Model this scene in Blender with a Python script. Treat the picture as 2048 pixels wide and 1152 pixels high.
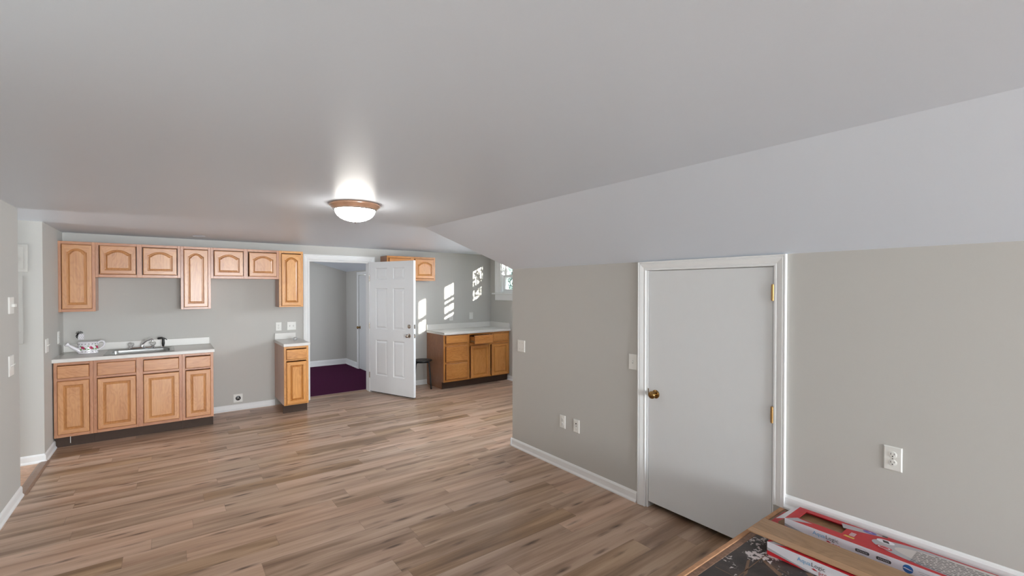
import bpy, bmesh, math, random
from mathutils import Vector, Matrix
random.seed(7)
PI = math.pi
for o in list(bpy.data.objects): bpy.data.objects.remove(o)
S = bpy.context.scene
COL = S.collection

# ------------------------------------------------------------------ camera
W_PX = 2048.0
F_PX, YAW, PITCH, CY, CAM_H = 908.5, math.radians(37.176), math.radians(-0.626), 586.7, 1.6254
cd = bpy.data.cameras.new('camera'); cam = bpy.data.objects.new('camera', cd); COL.objects.link(cam)
cam.location = (0, 0, CAM_H)
cam.rotation_euler = (PI / 2 + PITCH, 0, -YAW)
cd.sensor_width = 36; cd.lens = F_PX / W_PX * 36
cd.shift_y = (CY - 576) / W_PX
cd.clip_start = 0.05; cd.clip_end = 200
S.camera = cam

# ------------------------------------------------------------------ room numbers (metres)
XL, XR, XW = -0.926, 2.835, 4.828      # left wall, knee wall, far window wall
YB, YBB, YHALL, YEND = 7.037, 7.18, 6.02, 5.14
YP, YC = 3.73, -7.5                    # end of the knee wall, wall behind the camera
ZC, ZK, XC = 2.2475, 1.823, 2.1145     # ceiling, knee wall top, crease of the slope

# ------------------------------------------------------------------ world, sun, exposure
wd = bpy.data.worlds.new('World'); S.world = wd; wd.use_nodes = True
nt = wd.node_tree; nt.nodes.clear()
bgn = nt.nodes.new('ShaderNodeBackground'); out = nt.nodes.new('ShaderNodeOutputWorld')
bgn.inputs[0].default_value = (0.86, 0.93, 1.0, 1); bgn.inputs[1].default_value = 1.25
nt.links.new(bgn.outputs[0], out.inputs[0])
sd = bpy.data.lights.new('sun', 'SUN'); so = bpy.data.objects.new('sun', sd); COL.objects.link(so)
sd.energy = 24.0; sd.angle = math.radians(0.6); sd.color = (1.0, 0.93, 0.82)
SUN = Vector((-0.47, 1.0, -0.235)).normalized()
so.rotation_euler = SUN.to_track_quat('-Z', 'Y').to_euler(); so.location = (8, -6, 4)

def area_light(name, loc, aim, sx, sy, power, color=(0.93, 0.955, 1.0)):
    """area light added just outside a window pane, standing for its sky light"""
    d = bpy.data.lights.new(name, 'AREA'); d.shape = 'RECTANGLE'; d.size = sx; d.size_y = sy
    d.energy = power; d.color = color
    o = bpy.data.objects.new(name, d); COL.objects.link(o); o.location = loc
    o.rotation_euler = Vector(aim).to_track_quat('-Z', 'Z').to_euler(); return o
def portal(name, loc, aim, sx, sy):
    o = area_light(name, loc, aim, sx, sy, 1.0); o.data.cycles.is_portal = True; return o

WIN_LEFT = (0.3, 1.5, 0.85, 2.05)                     # y0, y1, z0, z1 of an unseen window added in the left wall for fill
WIN_BEHIND = ((-0.10, 1.30), (1.45, 2.75), 0.55, 2.10)  # unseen windows added behind the camera for fill
area_light('fill_left_window', (XL - 0.30, (WIN_LEFT[0] + WIN_LEFT[1]) / 2, 1.4), (1, 0, 0.22), 1.15, 1.15, 8)  # added fill for ceiling and knee wall, through an unseen window
for k, (a, b) in enumerate(WIN_BEHIND[:2]):
    area_light('fill_rear_window', ((a + b) / 2, YC - 0.30, 1.35), (0, 1, 0.16), 1.35, 1.5, 470)  # added fill from behind the camera, tilted up to lift the ceiling
area_light('fill_hall_window', (-3.55, 5.58, 1.45), (1, 0, 0), 0.7, 1.1, 80)  # added fill brightening the hall ceiling band, through an assumed, unseen window
area_light('fill_carpet_room_window', (0.45, 8.6, 1.4), (1, 0, 0), 0.9, 1.0, 18)  # added fill for the carpet room, its window invented
portal('dormer_window_portal', (XW + 0.2, 6.3, 1.88), (-1, 0, 0), 0.75, 0.74)
area_light('fill_dormer_window', (XW + 0.24, 5.02, 1.89), (-1, 0, 0), 0.72, 0.70, 120)  # added area light raising the kitchen brightness, outside an unseen sash
area_light('fill_dormer_window', (XW + 0.24, 3.96, 1.89), (-1, 0, 0), 0.48, 0.70, 80)  # second added kitchen fill, at the next unseen sash
S.view_settings.view_transform = 'Standard'; S.view_settings.look = 'None'
S.view_settings.exposure = 0.0; S.view_settings.gamma = 1.0; S.view_settings.use_curve_mapping = False

# ------------------------------------------------------------------ materials
def lin(c):
    return tuple(((v / 255) / 12.92 if v / 255 <= 0.04045 else ((v / 255 + 0.055) / 1.055) ** 2.4) for v in c) + (1,)
MATS = {}
def mat(name, rgb, rough=0.5, metal=0.0, spec=0.5, coat=0.0, noise=0.0, nscale=40, bump=0.0, emit=None, strength=0, trans=0):
    m = bpy.data.materials.new(name); m.use_nodes = True; t = m.node_tree; b = t.nodes['Principled BSDF']
    b.inputs['Base Color'].default_value = lin(rgb); b.inputs['Roughness'].default_value = rough
    b.inputs['Metallic'].default_value = metal; b.inputs['Specular IOR Level'].default_value = spec
    b.inputs['Coat Weight'].default_value = coat; b.inputs['Coat Roughness'].default_value = 0.15
    b.inputs['Transmission Weight'].default_value = trans
    if emit: b.inputs['Emission Color'].default_value = lin(emit); b.inputs['Emission Strength'].default_value = strength
    tc = t.nodes.new('ShaderNodeTexCoord'); nz = t.nodes.new('ShaderNodeTexNoise')
    nz.inputs['Scale'].default_value = nscale; nz.inputs['Detail'].default_value = 4
    t.links.new(tc.outputs['Object'], nz.inputs['Vector'])
    if noise:
        mx = t.nodes.new('ShaderNodeMix'); mx.data_type = 'RGBA'
        mx.inputs[6].default_value = lin([max(0, v * (1 - noise)) for v in rgb]); mx.inputs[7].default_value = lin([min(255, v * (1 + noise)) for v in rgb])
        t.links.new(nz.outputs['Fac'], mx.inputs[0]); t.links.new(mx.outputs[2], b.inputs['Base Color'])
    if bump:
        bp = t.nodes.new('ShaderNodeBump'); bp.inputs['Strength'].default_value = bump; bp.inputs['Distance'].default_value = 0.002
        t.links.new(nz.outputs['Fac'], bp.inputs['Height']); t.links.new(bp.outputs[0], b.inputs['Normal'])
    MATS[name] = m; return m

def math_node(t, op, a, b=None, c=None):
    n = t.nodes.new('ShaderNodeMath'); n.operation = op
    for i, v in enumerate((a, b, c)):
        if v is None: continue
        if isinstance(v, (int, float)): n.inputs[i].default_value = v
        else: t.links.new(v, n.inputs[i])
    return n.outputs[0]
def ramp(t, fac, stops):
    r = t.nodes.new('ShaderNodeValToRGB'); e = r.color_ramp.elements
    while len(e) < len(stops): e.new(0.5)
    for k, (p, c) in enumerate(stops): e[k].position = p; e[k].color = lin(c)
    t.links.new(fac, r.inputs[0]); return r.outputs[0]

def oak(name, light, mid, dark, axis='Z', rough=0.32, coat=0.25):
    m = bpy.data.materials.new(name); m.use_nodes = True; t = m.node_tree; b = t.nodes['Principled BSDF']
    tc = t.nodes.new('ShaderNodeTexCoord'); oi = t.nodes.new('ShaderNodeObjectInfo')
    off = t.nodes.new('ShaderNodeVectorMath'); off.operation = 'ADD'
    t.links.new(tc.outputs['Object'], off.inputs[0])
    cmb = t.nodes.new('ShaderNodeCombineXYZ')
    r7 = math_node(t, 'MULTIPLY', oi.outputs['Random'], 37.0)
    for i in range(3): t.links.new(r7, cmb.inputs[i])
    t.links.new(cmb.outputs[0], off.inputs[1])
    def mapped(sc_long, sc_cross):
        mp = t.nodes.new('ShaderNodeMapping')
        mp.inputs['Scale'].default_value = {'Z': (sc_cross, sc_cross, sc_long), 'X': (sc_long, sc_cross, sc_cross), 'Y': (sc_cross, sc_long, sc_cross)}[axis]
        t.links.new(off.outputs[0], mp.inputs[0]); return mp.outputs[0]
    n1 = t.nodes.new('ShaderNodeTexNoise'); n1.inputs['Scale'].default_value = 1; n1.inputs['Detail'].default_value = 6; n1.inputs['Roughness'].default_value = 0.6
    t.links.new(mapped(3.0, 90), n1.inputs['Vector'])
    n2 = t.nodes.new('ShaderNodeTexNoise'); n2.inputs['Scale'].default_value = 1; n2.inputs['Detail'].default_value = 3; n2.inputs['Distortion'].default_value = 0.6
    t.links.new(mapped(1.6, 7), n2.inputs['Vector'])
    # cathedral rings from the contours of the broad noise
    ring = math_node(t, 'FRACT', math_node(t, 'MULTIPLY', n2.outputs['Fac'], 16.0))
    ring = math_node(t, 'POWER', math_node(t, 'ABSOLUTE', math_node(t, 'SUBTRACT', ring, 0.5)), 1.5)
    fac = math_node(t, 'ADD', math_node(t, 'MULTIPLY', n1.outputs['Fac'], 0.62), math_node(t, 'MULTIPLY', ring, 0.45))
    fac = math_node(t, 'ADD', fac, math_node(t, 'MULTIPLY', math_node(t, 'SUBTRACT', n2.outputs['Fac'], 0.5), 0.5))
    fac = math_node(t, 'ADD', fac, math_node(t, 'MULTIPLY', math_node(t, 'SUBTRACT', oi.outputs['Random'], 0.5), 0.12))
    colr = ramp(t, fac, [(0.22, light), (0.48, mid), (0.80, dark)])
    t.links.new(colr, b.inputs['Base Color'])
    b.inputs['Roughness'].default_value = rough; b.inputs['Coat Weight'].default_value = coat; b.inputs['Coat Roughness'].default_value = 0.2
    bp = t.nodes.new('ShaderNodeBump'); bp.inputs['Strength'].default_value = 0.12; bp.inputs['Distance'].default_value = 0.001
    t.links.new(n1.outputs['Fac'], bp.inputs['Height']); t.links.new(bp.outputs[0], b.inputs['Normal'])
    MATS[name] = m; return m

def plank_floor():
    m = bpy.data.materials.new('vinyl_plank_floor'); m.use_nodes = True; t = m.node_tree; b = t.nodes['Principled BSDF']
    tc = t.nodes.new('ShaderNodeTexCoord'); sp = t.nodes.new('ShaderNodeSeparateXYZ'); t.links.new(tc.outputs['Object'], sp.inputs[0])
    WD, LN = 0.145, 1.22
    yr = math_node(t, 'DIVIDE', math_node(t, 'ADD', sp.outputs['Y'], 10.0 + 0.03), WD)
    row = math_node(t, 'FLOOR', yr); fy = math_node(t, 'FRACT', yr)
    wn = t.nodes.new('ShaderNodeTexWhiteNoise'); wn.noise_dimensions = '1D'; t.links.new(row, wn.inputs['W'])
    xr = math_node(t, 'ADD', math_node(t, 'DIVIDE', math_node(t, 'ADD', sp.outputs['X'], 20.0), LN), wn.outputs['Value'])
    colm = math_node(t, 'FLOOR', xr); fx = math_node(t, 'FRACT', xr)
    cb = t.nodes.new('ShaderNodeCombineXYZ'); t.links.new(row, cb.inputs[0]); t.links.new(colm, cb.inputs[1])
    w2 = t.nodes.new('ShaderNodeTexWhiteNoise'); w2.noise_dimensions = '2D'; t.links.new(cb.outputs[0], w2.inputs['Vector'])
    rnd = w2.outputs['Value']; sc = t.nodes.new('ShaderNodeSeparateColor'); t.links.new(w2.outputs['Color'], sc.inputs[0])
    offx = math_node(t, 'MULTIPLY', rnd, 53.0)
    def vec(lx, ly):
        c = t.nodes.new('ShaderNodeCombineXYZ')
        t.links.new(math_node(t, 'MULTIPLY', math_node(t, 'ADD', sp.outputs['X'], offx), lx), c.inputs[0])
        t.links.new(math_node(t, 'MULTIPLY', math_node(t, 'ADD', sp.outputs['Y'], offx), ly), c.inputs[1])
        t.links.new(math_node(t, 'MULTIPLY', sc.outputs[1], 9.0), c.inputs[2]); return c.outputs[0]
    def nz(v, det, dist=0.0, rg=0.55):
        n = t.nodes.new('ShaderNodeTexNoise'); n.inputs['Scale'].default_value = 1; n.inputs['Detail'].default_value = det
        n.inputs['Distortion'].default_value = dist; n.inputs['Roughness'].default_value = rg; t.links.new(v, n.inputs['Vector']); return n.outputs['Fac']
    broad = nz(vec(0.75, 9.0), 2, 0.5)
    fine = nz(vec(4.0, 75.0), 5, 0.2, 0.65)
    streak = nz(vec(1.6, 26.0), 3, 0.8)
    # tone of one plank + broad dark band + fine grain
    tone = math_node(t, 'MULTIPLY', math_node(t, 'SUBTRACT', rnd, 0.5), 0.20)
    fac = math_node(t, 'ADD', math_node(t, 'ADD', math_node(t, 'MULTIPLY', math_node(t, 'SUBTRACT', broad, 0.5), 1.1), tone),
                    math_node(t, 'MULTIPLY', math_node(t, 'SUBTRACT', fine, 0.5), 0.30))
    fac = math_node(t, 'ADD', math_node(t, 'ADD', fac, 0.5), math_node(t, 'MULTIPLY', math_node(t, 'SUBTRACT', streak, 0.5), 0.20))
    c1 = ramp(t, fac, [(0.20, (212, 189, 170)), (0.46, (190, 163, 142)), (0.64, (160, 133, 112)), (0.86, (118, 94, 77))])
    # warm/cool shift per plank
    mx = t.nodes.new('ShaderNodeMix'); mx.data_type = 'RGBA'; mx.blend_type = 'MULTIPLY'; mx.inputs[0].default_value = 1
    t.links.new(c1, mx.inputs[6]); t.links.new(ramp(t, sc.outputs[0], [(0.0, (255, 243, 236)), (0.7, (250, 248, 246)), (1.0, (246, 236, 216))]), mx.inputs[7])
    # knots / dark flecks
    kn = t.nodes.new('ShaderNodeTexVoronoi'); kn.feature = 'F1'; kn.inputs['Scale'].default_value = 1; kn.inputs['Randomness'].default_value = 1
    t.links.new(vec(2.6, 13.0), kn.inputs['Vector'])
    kw = nz(vec(9.0, 60.0), 4, 0.6)
    kd = math_node(t, 'ADD', kn.outputs['Distance'], math_node(t, 'MULTIPLY', math_node(t, 'SUBTRACT', kw, 0.5), 0.32))
    kmask = t.nodes.new('ShaderNodeMapRange'); kmask.inputs['From Min'].default_value = 0.02; kmask.inputs['From Max'].default_value = 0.25
    kmask.inputs['To Min'].default_value = 0.95; kmask.inputs['To Max'].default_value = 0.0; t.links.new(kd, kmask.inputs['Value'])
    m2 = t.nodes.new('ShaderNodeMix'); m2.data_type = 'RGBA'; t.links.new(kmask.outputs[0], m2.inputs[0]); t.links.new(mx.outputs[2], m2.inputs[6]); m2.inputs[7].default_value = lin((84, 62, 50))
    # joints
    ey = math_node(t, 'MINIMUM', fy, math_node(t, 'SUBTRACT', 1.0, fy)); ex = math_node(t, 'MINIMUM', fx, math_node(t, 'SUBTRACT', 1.0, fx))
    gy = math_node(t, 'LESS_THAN', ey, 0.009); gx = math_node(t, 'LESS_THAN', ex, 0.0012)
    g = math_node(t, 'MULTIPLY', math_node(t, 'MAXIMUM', gy, gx), 0.35)
    m3 = t.nodes.new('ShaderNodeMix'); m3.data_type = 'RGBA'; t.links.new(g, m3.inputs[0]); t.links.new(m2.outputs[2], m3.inputs[6]); m3.inputs[7].default_value = lin((88, 70, 58))
    t.links.new(m3.outputs[2], b.inputs['Base Color'])
    b.inputs['Roughness'].default_value = 0.36; b.inputs['Specular IOR Level'].default_value = 0.5
    bp = t.nodes.new('ShaderNodeBump'); bp.inputs['Strength'].default_value = 0.15; bp.inputs['Distance'].default_value = 0.001
    t.links.new(math_node(t, 'SUBTRACT', fine, g), bp.inputs['Height']); t.links.new(bp.outputs[0], b.inputs['Normal'])
    return m

def splattered_slab():
    m = bpy.data.materials.new('dark_splattered_slab'); m.use_nodes = True; t = m.node_tree; b = t.nodes['Principled BSDF']
    tc = t.nodes.new('ShaderNodeTexCoord')
    def nz(s, det, rg=0.5, d=0.0):
        n = t.nodes.new('ShaderNodeTexNoise'); n.inputs['Scale'].default_value = s; n.inputs['Detail'].default_value = det
        n.inputs['Roughness'].default_value = rg; n.inputs['Distortion'].default_value = d; t.links.new(tc.outputs['Object'], n.inputs['Vector']); return n.outputs['Fac']
    base = ramp(t, nz(11, 4), [(0.3, (38, 31, 30)), (0.55, (54, 45, 43)), (0.75, (82, 66, 58))])
    sp = math_node(t, 'MULTIPLY', nz(7, 2), math_node(t, 'MULTIPLY', nz(46, 4, 0.6, 0.6), 1.0))
    k = t.nodes.new('ShaderNodeMapRange'); k.inputs['From Min'].default_value = 0.305; k.inputs['From Max'].default_value = 0.33; t.links.new(sp, k.inputs['Value'])
    mx = t.nodes.new('ShaderNodeMix'); mx.data_type = 'RGBA'; t.links.new(k.outputs[0], mx.inputs[0]); t.links.new(base, mx.inputs[6]); mx.inputs[7].default_value = lin((206, 194, 192))
    t.links.new(mx.outputs[2], b.inputs['Base Color']); b.inputs['Roughness'].default_value = 0.45
    bp = t.nodes.new('ShaderNodeBump'); bp.inputs['Strength'].default_value = 0.3; bp.inputs['Distance'].default_value = 0.002
    t.links.new(nz(40, 5), bp.inputs['Height']); t.links.new(bp.outputs[0], b.inputs['Normal']); return m

def pane_material():
    m = bpy.data.materials.new('window_glass'); m.use_nodes = True; t = m.node_tree; t.nodes.clear()
    o = t.nodes.new('ShaderNodeOutputMaterial'); mx = t.nodes.new('ShaderNodeMixShader'); tr = t.nodes.new('ShaderNodeBsdfTransparent'); gl = t.nodes.new('ShaderNodeBsdfGlossy')
    tr.inputs[0].default_value = (0.96, 0.98, 0.98, 1); gl.inputs['Roughness'].default_value = 0.02
    lw = t.nodes.new('ShaderNodeLayerWeight'); lw.inputs[0].default_value = 0.5
    fr = math_node(t, 'ADD', math_node(t, 'MULTIPLY', math_node(t, 'POWER', lw.outputs['Facing'], 5.0), 0.9), 0.04)
    t.links.new(fr, mx.inputs[0]); t.links.new(tr.outputs[0], mx.inputs[1]); t.links.new(gl.outputs[0], mx.inputs[2]); t.links.new(mx.outputs[0], o.inputs[0]); return m

def ceiling_paint():
    m = mat('ceiling_paint', (225, 232, 242), rough=0.40, spec=0.28, bump=0.04, nscale=160, noise=0.004)
    return m

WALL = mat('warm_grey_wall_paint', (196, 194, 189), rough=0.75, bump=0.05, nscale=220, noise=0.006)
CEIL = ceiling_paint()
TRIM = mat('white_trim_paint', (243, 244, 244), rough=0.4)
DOORW = mat('white_door_paint', (228, 230, 231), rough=0.42, noise=0.006, nscale=12)
PLASTIC = mat('white_plastic', (236, 235, 230), rough=0.35)
SLOT = mat('dark_slot', (58, 54, 50), rough=0.6)
FLOORM = plank_floor()
TILE = mat('terracotta_tile', (202, 164, 138), rough=0.5, noise=0.2, nscale=26)
GROUT = mat('tile_grout', (120, 92, 78), rough=0.8)
STRIP = mat('threshold_strip', (146, 120, 104), rough=0.4, noise=0.1, nscale=30)
CARPET = mat('plum_carpet', (74, 28, 58), rough=1.0, spec=0.1, noise=0.28, nscale=260, bump=0.6)
KICK = mat('dark_brown_toe_kick_vinyl', (74, 58, 49), rough=0.6, spec=0.25, noise=0.06, nscale=14)
LAM = mat('pale_grey_laminate', (205, 203, 198), rough=0.28, noise=0.01, nscale=300)
LAMW = mat('white_laminate', (226, 223, 218), rough=0.3)
LAMEDGE = mat('dark_laminate_edge_line', (92, 84, 78), rough=0.5)
OAKZ = oak('light_oak_upright_grain', (210, 154, 104), (193, 134, 87), (158, 100, 60), 'Z', rough=0.34, coat=0.3)
FACEZ = oak('reddish_oak_face_frame_upright', (202, 146, 108), (186, 126, 90), (150, 96, 64), 'Z', rough=0.34, coat=0.3)
FACEX = oak('reddish_oak_face_frame_level', (202, 146, 108), (186, 126, 90), (150, 96, 64), 'X', rough=0.34, coat=0.3)
OAKX = oak('light_oak_level_grain', (208, 152, 104), (192, 132, 87), (156, 98, 60), 'X')
WARMZ = oak('warm_lit_oak_upright_grain', (226, 164, 92), (208, 142, 72), (164, 98, 44), 'Z')  # the warmer light on the end cabinets is put into this oak's colour
WARMX = oak('warm_lit_oak_level_grain', (226, 164, 92), (208, 142, 72), (164, 98, 44), 'X')
AMBZ = oak('amber_oak_upright_grain', (206, 142, 74), (186, 120, 56), (146, 86, 38), 'Z')
AMBX = oak('amber_oak_level_grain', (206, 142, 74), (186, 120, 56), (146, 86, 38), 'X')
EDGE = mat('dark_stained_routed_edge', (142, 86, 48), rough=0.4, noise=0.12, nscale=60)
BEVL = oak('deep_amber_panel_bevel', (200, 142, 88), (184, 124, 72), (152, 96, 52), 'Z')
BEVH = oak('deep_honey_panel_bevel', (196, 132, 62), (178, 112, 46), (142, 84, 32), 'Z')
SIDEL = oak('cabinet_side_veneer', (196, 150, 122), (178, 132, 106), (140, 98, 78), 'Z')
SIDEA = oak('brown_cabinet_side_veneer', (168, 116, 82), (150, 98, 66), (118, 74, 48), 'Z')
STEEL = mat('brushed_steel', (168, 168, 166), rough=0.34, metal=1.0, noise=0.02, nscale=60)
CHROME = mat('chrome', (225, 226, 228), rough=0.08, metal=1.0)
BRASS = mat('antique_brass', (150, 118, 72), rough=0.22, metal=1.0, noise=0.15, nscale=60)
BRASSH = mat('satin_brass_hinge', (186, 148, 96), rough=0.35, metal=1.0)
NICKEL = mat('satin_nickel', (176, 166, 156), rough=0.25, metal=1.0)
BLACK = mat('black_plastic', (24, 23, 23), rough=0.35)
BLACKM = mat('black_painted_metal', (30, 29, 30), rough=0.4)
CLEAR = mat('clear_acrylic', (235, 235, 235), rough=0.06, trans=0.85)
CERAM = mat('glazed_white_ceramic', (238, 234, 238), rough=0.15, coat=0.6)
DOTS = mat('black_glaze', (26, 24, 32), rough=0.2)
ROSE = mat('rose_glaze', (178, 62, 96), rough=0.2, noise=0.2, nscale=80)
LEAFG = mat('leaf_green_glaze', (112, 160, 98), rough=0.2, noise=0.15, nscale=80)
COPPER = mat('copper_brown_wood_ring', (190, 146, 118), rough=0.22, coat=0.8, noise=0.12, nscale=18)
DOME = mat('lit_frosted_glass', (250, 250, 250), rough=0.4, emit=(255, 250, 242), strength=36)
GLASS = pane_material()
CARDRED = mat('printed_red_card', (190, 34, 44), rough=0.4, noise=0.05, nscale=30)
CARDWHITE = mat('printed_white_card', (232, 228, 234), rough=0.4)
CARDGREY = mat('printed_grey_card', (176, 172, 176), rough=0.4)
CARDIN = mat('plain_brown_card', (140, 112, 88), rough=0.8)
OVAL = mat('printed_stone_oval', (206, 198, 194), rough=0.4)
INKD = mat('dark_print', (66, 62, 64), rough=0.5)
INKB = mat('blue_print', (58, 112, 178), rough=0.4)
INKLB = mat('light_blue_print', (104, 172, 214), rough=0.4)
INKV = mat('violet_print', (104, 92, 168), rough=0.4)
INKY = mat('yellow_print', (206, 190, 84), rough=0.4)
PLANKM = oak('vinyl_plank_sample', (168, 132, 98), (146, 112, 80), (116, 86, 60), 'Y', rough=0.4, coat=0.1)
PLANKE = oak('vinyl_plank_pale_margin', (192, 152, 116), (178, 138, 102), (150, 112, 80), 'Y', rough=0.4, coat=0.1)
RIMW = mat('raw_wood_rim', (192, 146, 112), rough=0.85, spec=0.15, noise=0.12, nscale=40, bump=0.3)
RIMOLD = mat('worn_wood_rim', (128, 98, 80), rough=0.7, noise=0.35, nscale=60, bump=0.4)
SLAB = splattered_slab()
SEAM = mat('tan_seam', (118, 92, 74), rough=0.7, noise=0.2, nscale=60)
METALP = mat('painted_grey_metal_panel', (205, 202, 196), rough=0.5)
LEAF = mat('tree_leaves', (128, 150, 148), rough=0.8, noise=0.3, nscale=9)
BARK = mat('tree_bark', (98, 84, 74), rough=0.9, noise=0.2, nscale=20)
GROUND = mat('lawn', (110, 120, 92), rough=1.0, noise=0.15, nscale=2)

# ------------------------------------------------------------------ mesh helpers
class MB:
    def __init__(s): s.v = []; s.f = []; s.m = []
    def add(s, vs, fs, mi=0):
        o = len(s.v); s.v += [tuple(v) for v in vs]
        for k, f in enumerate(fs): s.f.append(tuple(i + o for i in f)); s.m.append(mi if isinstance(mi, int) else mi[k])
        return s
    def box(s, x0, x1, y0, y1, z0, z1, mi=0):
        vs = [(x, y, z) for z in (z0, z1) for y in (y0, y1) for x in (x0, x1)]
        return s.add(vs, [(0, 2, 3, 1), (4, 5, 7, 6), (0, 1, 5, 4), (2, 6, 7, 3), (0, 4, 6, 2), (1, 3, 7, 5)], mi)
    def quad(s, a, b, c, d, mi=0): return s.add([a, b, c, d], [(0, 1, 2, 3)], mi)
    def prism(s, poly, axis, a, b, mi=0):
        """poly: 2-D points in the plane normal to axis"""
        def P(p, t):
            return {'x': (t, p[0], p[1]), 'y': (p[0], t, p[1]), 'z': (p[0], p[1], t)}[axis]
        n = len(poly); vs = [P(p, a) for p in poly] + [P(p, b) for p in poly]
        return s.add(vs, [tuple(range(n)), tuple(range(2 * n - 1, n - 1, -1))] + [(i, i + n, (i + 1) % n + n, (i + 1) % n) for i in range(n)], mi)
    def loft(s, rings, mi=0, cap0=True, cap1=True, closed=True):
        n = len(rings[0]); vs = [p for r in rings for p in r]; fs = []; ms = []
        for k in range(len(rings) - 1):
            for i in range(n if closed else n - 1):
                j = (i + 1) % n; fs.append((k * n + i, k * n + j, (k + 1) * n + j, (k + 1) * n + i)); ms.append(mi if isinstance(mi, int) else mi[k])
        if cap0: fs.append(tuple(range(n - 1, -1, -1))); ms.append(mi if isinstance(mi, int) else mi[0])
        if cap1: fs.append(tuple((len(rings) - 1) * n + i for i in range(n))); ms.append(mi if isinstance(mi, int) else mi[-1])
        return s.add(vs, fs, ms)
    def lathe(s, prof, c=(0, 0, 0), n=32, axis='z', mi=0, cap0=True, cap1=True):
        rings = []
        for r, h in prof:
            ring = []
            for k in range(n):
                a = 2 * PI * k / n; u, v = r * math.cos(a), r * math.sin(a)
                p = {'z': (u, v, h), 'y': (u, h, -v), 'x': (h, u, v)}[axis]
                ring.append((p[0] + c[0], p[1] + c[1], p[2] + c[2]))
            rings.append(ring)
        return s.loft(rings, mi, cap0, cap1)
    def tube(s, pts, rad, n=12, mi=0):
        pts = [Vector(p) for p in pts]; rings = []; up = None
        for k, p in enumerate(pts):
            d = (pts[min(k + 1, len(pts) - 1)] - pts[max(k - 1, 0)]).normalized()
            if up is None: up = Vector((0, 0, 1)) if abs(d.z) < 0.9 else Vector((1, 0, 0))
            a = d.cross(up).normalized(); b = a.cross(d).normalized(); up = b
            r = rad[k] if isinstance(rad, (list, tuple)) else rad
            rings.append([tuple(p + a * (r * math.cos(2 * PI * i / n)) + b * (r * math.sin(2 * PI * i / n))) for i in range(n)])
        return s.loft(rings, mi)
    def build(s, name, mats, parent=None, smooth=False, bevel=0.0, loc=None, rot=None, seg=2):
        me = bpy.data.meshes.new(name); me.from_pydata(s.v, [], s.f); me.update()
        if not isinstance(mats, (list, tuple)): mats = [mats]
        for m in mats: me.materials.append(m)
        for p, mi in zip(me.polygons, s.m): p.material_index = min(mi, len(mats) - 1)
        bm = bmesh.new(); bm.from_mesh(me); bmesh.ops.recalc_face_normals(bm, faces=bm.faces)
        bm.to_mesh(me); bm.free()
        o = bpy.data.objects.new(name, me); COL.objects.link(o)
        if smooth:
            for p in me.polygons: p.use_smooth = True
            try: me.set_sharp_from_angle(angle=math.radians(40))
            except Exception: pass
        if bevel:
            b = o.modifiers.new('bevel', 'BEVEL'); b.width = bevel; b.segments = seg; b.limit_method = 'ANGLE'; b.angle_limit = math.radians(40)
        if parent: o.parent = parent
        if loc: o.location = loc
        if rot: o.rotation_euler = rot
        return o

def thing(name, label, cat, loc=(0, 0, 0), rotz=0, group=None):
    o = bpy.data.objects.new(name, None); COL.objects.link(o); o.empty_display_size = 0.05
    o.location = loc; o.rotation_euler = (0, 0, rotz); o['label'] = label; o['category'] = cat
    if group: o['group'] = group
    return o
def tag(o, label, cat, group=None):
    o['label'] = label; o['category'] = cat
    if group: o['group'] = group
    return o
def struct(o): o['kind'] = 'structure'; return o
def text_mesh(name, s, size, material, parent, M):
    cu = bpy.data.curves.new(name, 'FONT'); cu.body = s; cu.size = size; cu.resolution_u = 2
    tmp = bpy.data.objects.new(name + '_tmp', cu); COL.objects.link(tmp)
    dg = bpy.context.evaluated_depsgraph_get(); dg.update()
    me = bpy.data.meshes.new_from_object(tmp.evaluated_get(dg)); bpy.data.objects.remove(tmp)
    me.name = name; me.transform(M); me.materials.clear(); me.materials.append(material)
    o = bpy.data.objects.new(name, me); COL.objects.link(o); o.parent = parent; return o

# ------------------------------------------------------------------ the shell
H = ZC
# floors
struct(MB().box(XL, XW + 0.14, YC, YBB + 0.005, -0.1, 0).build('floor', FLOORM))
mb = MB().box(-3.3, XL - 0.0, YEND - 0.12, YHALL + 0.1, -0.1, -0.004, 1)
for i in range(8):
    for j in range(3):
        x1 = XL - 0.012 - i * 0.31; y0 = YEND - 0.1 + j * 0.33
        mb.box(max(x1 - 0.304, -3.29), x1, y0, y0 + 0.322, -0.05, 0.0, 0)
struct(mb.build('floor_hall_tiles', [TILE, GROUT]))
struct(MB().box(0.3, 4.4, YBB, 10.1, -0.1, 0.008).build('floor_carpet_room', CARPET))
struct(MB().prism([(XL - 0.035, 0.0), (XL - 0.035, 0.006), (XL - 0.02, 0.012), (XL + 0.02, 0.012), (XL + 0.035, 0.004), (XL + 0.035, 0.0)], 'y', YEND + 0.0, YHALL + 0.01).build('trim_1', STRIP))
struct(MB().prism([(YBB - 0.035, 0.0), (YBB - 0.02, 0.009), (YBB + 0.012, 0.012), (YBB + 0.022, 0.008), (YBB + 0.022, 0.0)], 'x', 1.632, 2.535).build('trim_2', STRIP))

# ceiling: flat slab, and the slope over the knee wall
struct(MB().box(-3.3, XW + 0.14, YC - 0.13, YBB, ZC, ZC + 0.12).build('ceiling', CEIL))
YH = 4.27
mb = MB()
a, b, c = (XC, ZC), (XR + 0.0, ZK), (XR + 0.0, ZC)
vs = [(a[0], YC, a[1]), (b[0], YC, b[1]), (c[0], YC, c[1] - 0.001), (a[0], YH, a[1]), (b[0], YP, b[1]), (c[0], YP, c[1] - 0.001)]
mb.add(vs, [(0, 1, 2), (3, 5, 4), (0, 3, 4, 1), (1, 4, 5, 2), (0, 2, 5, 3)])
struct(mb.build('ceiling_slope', CEIL))

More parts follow.
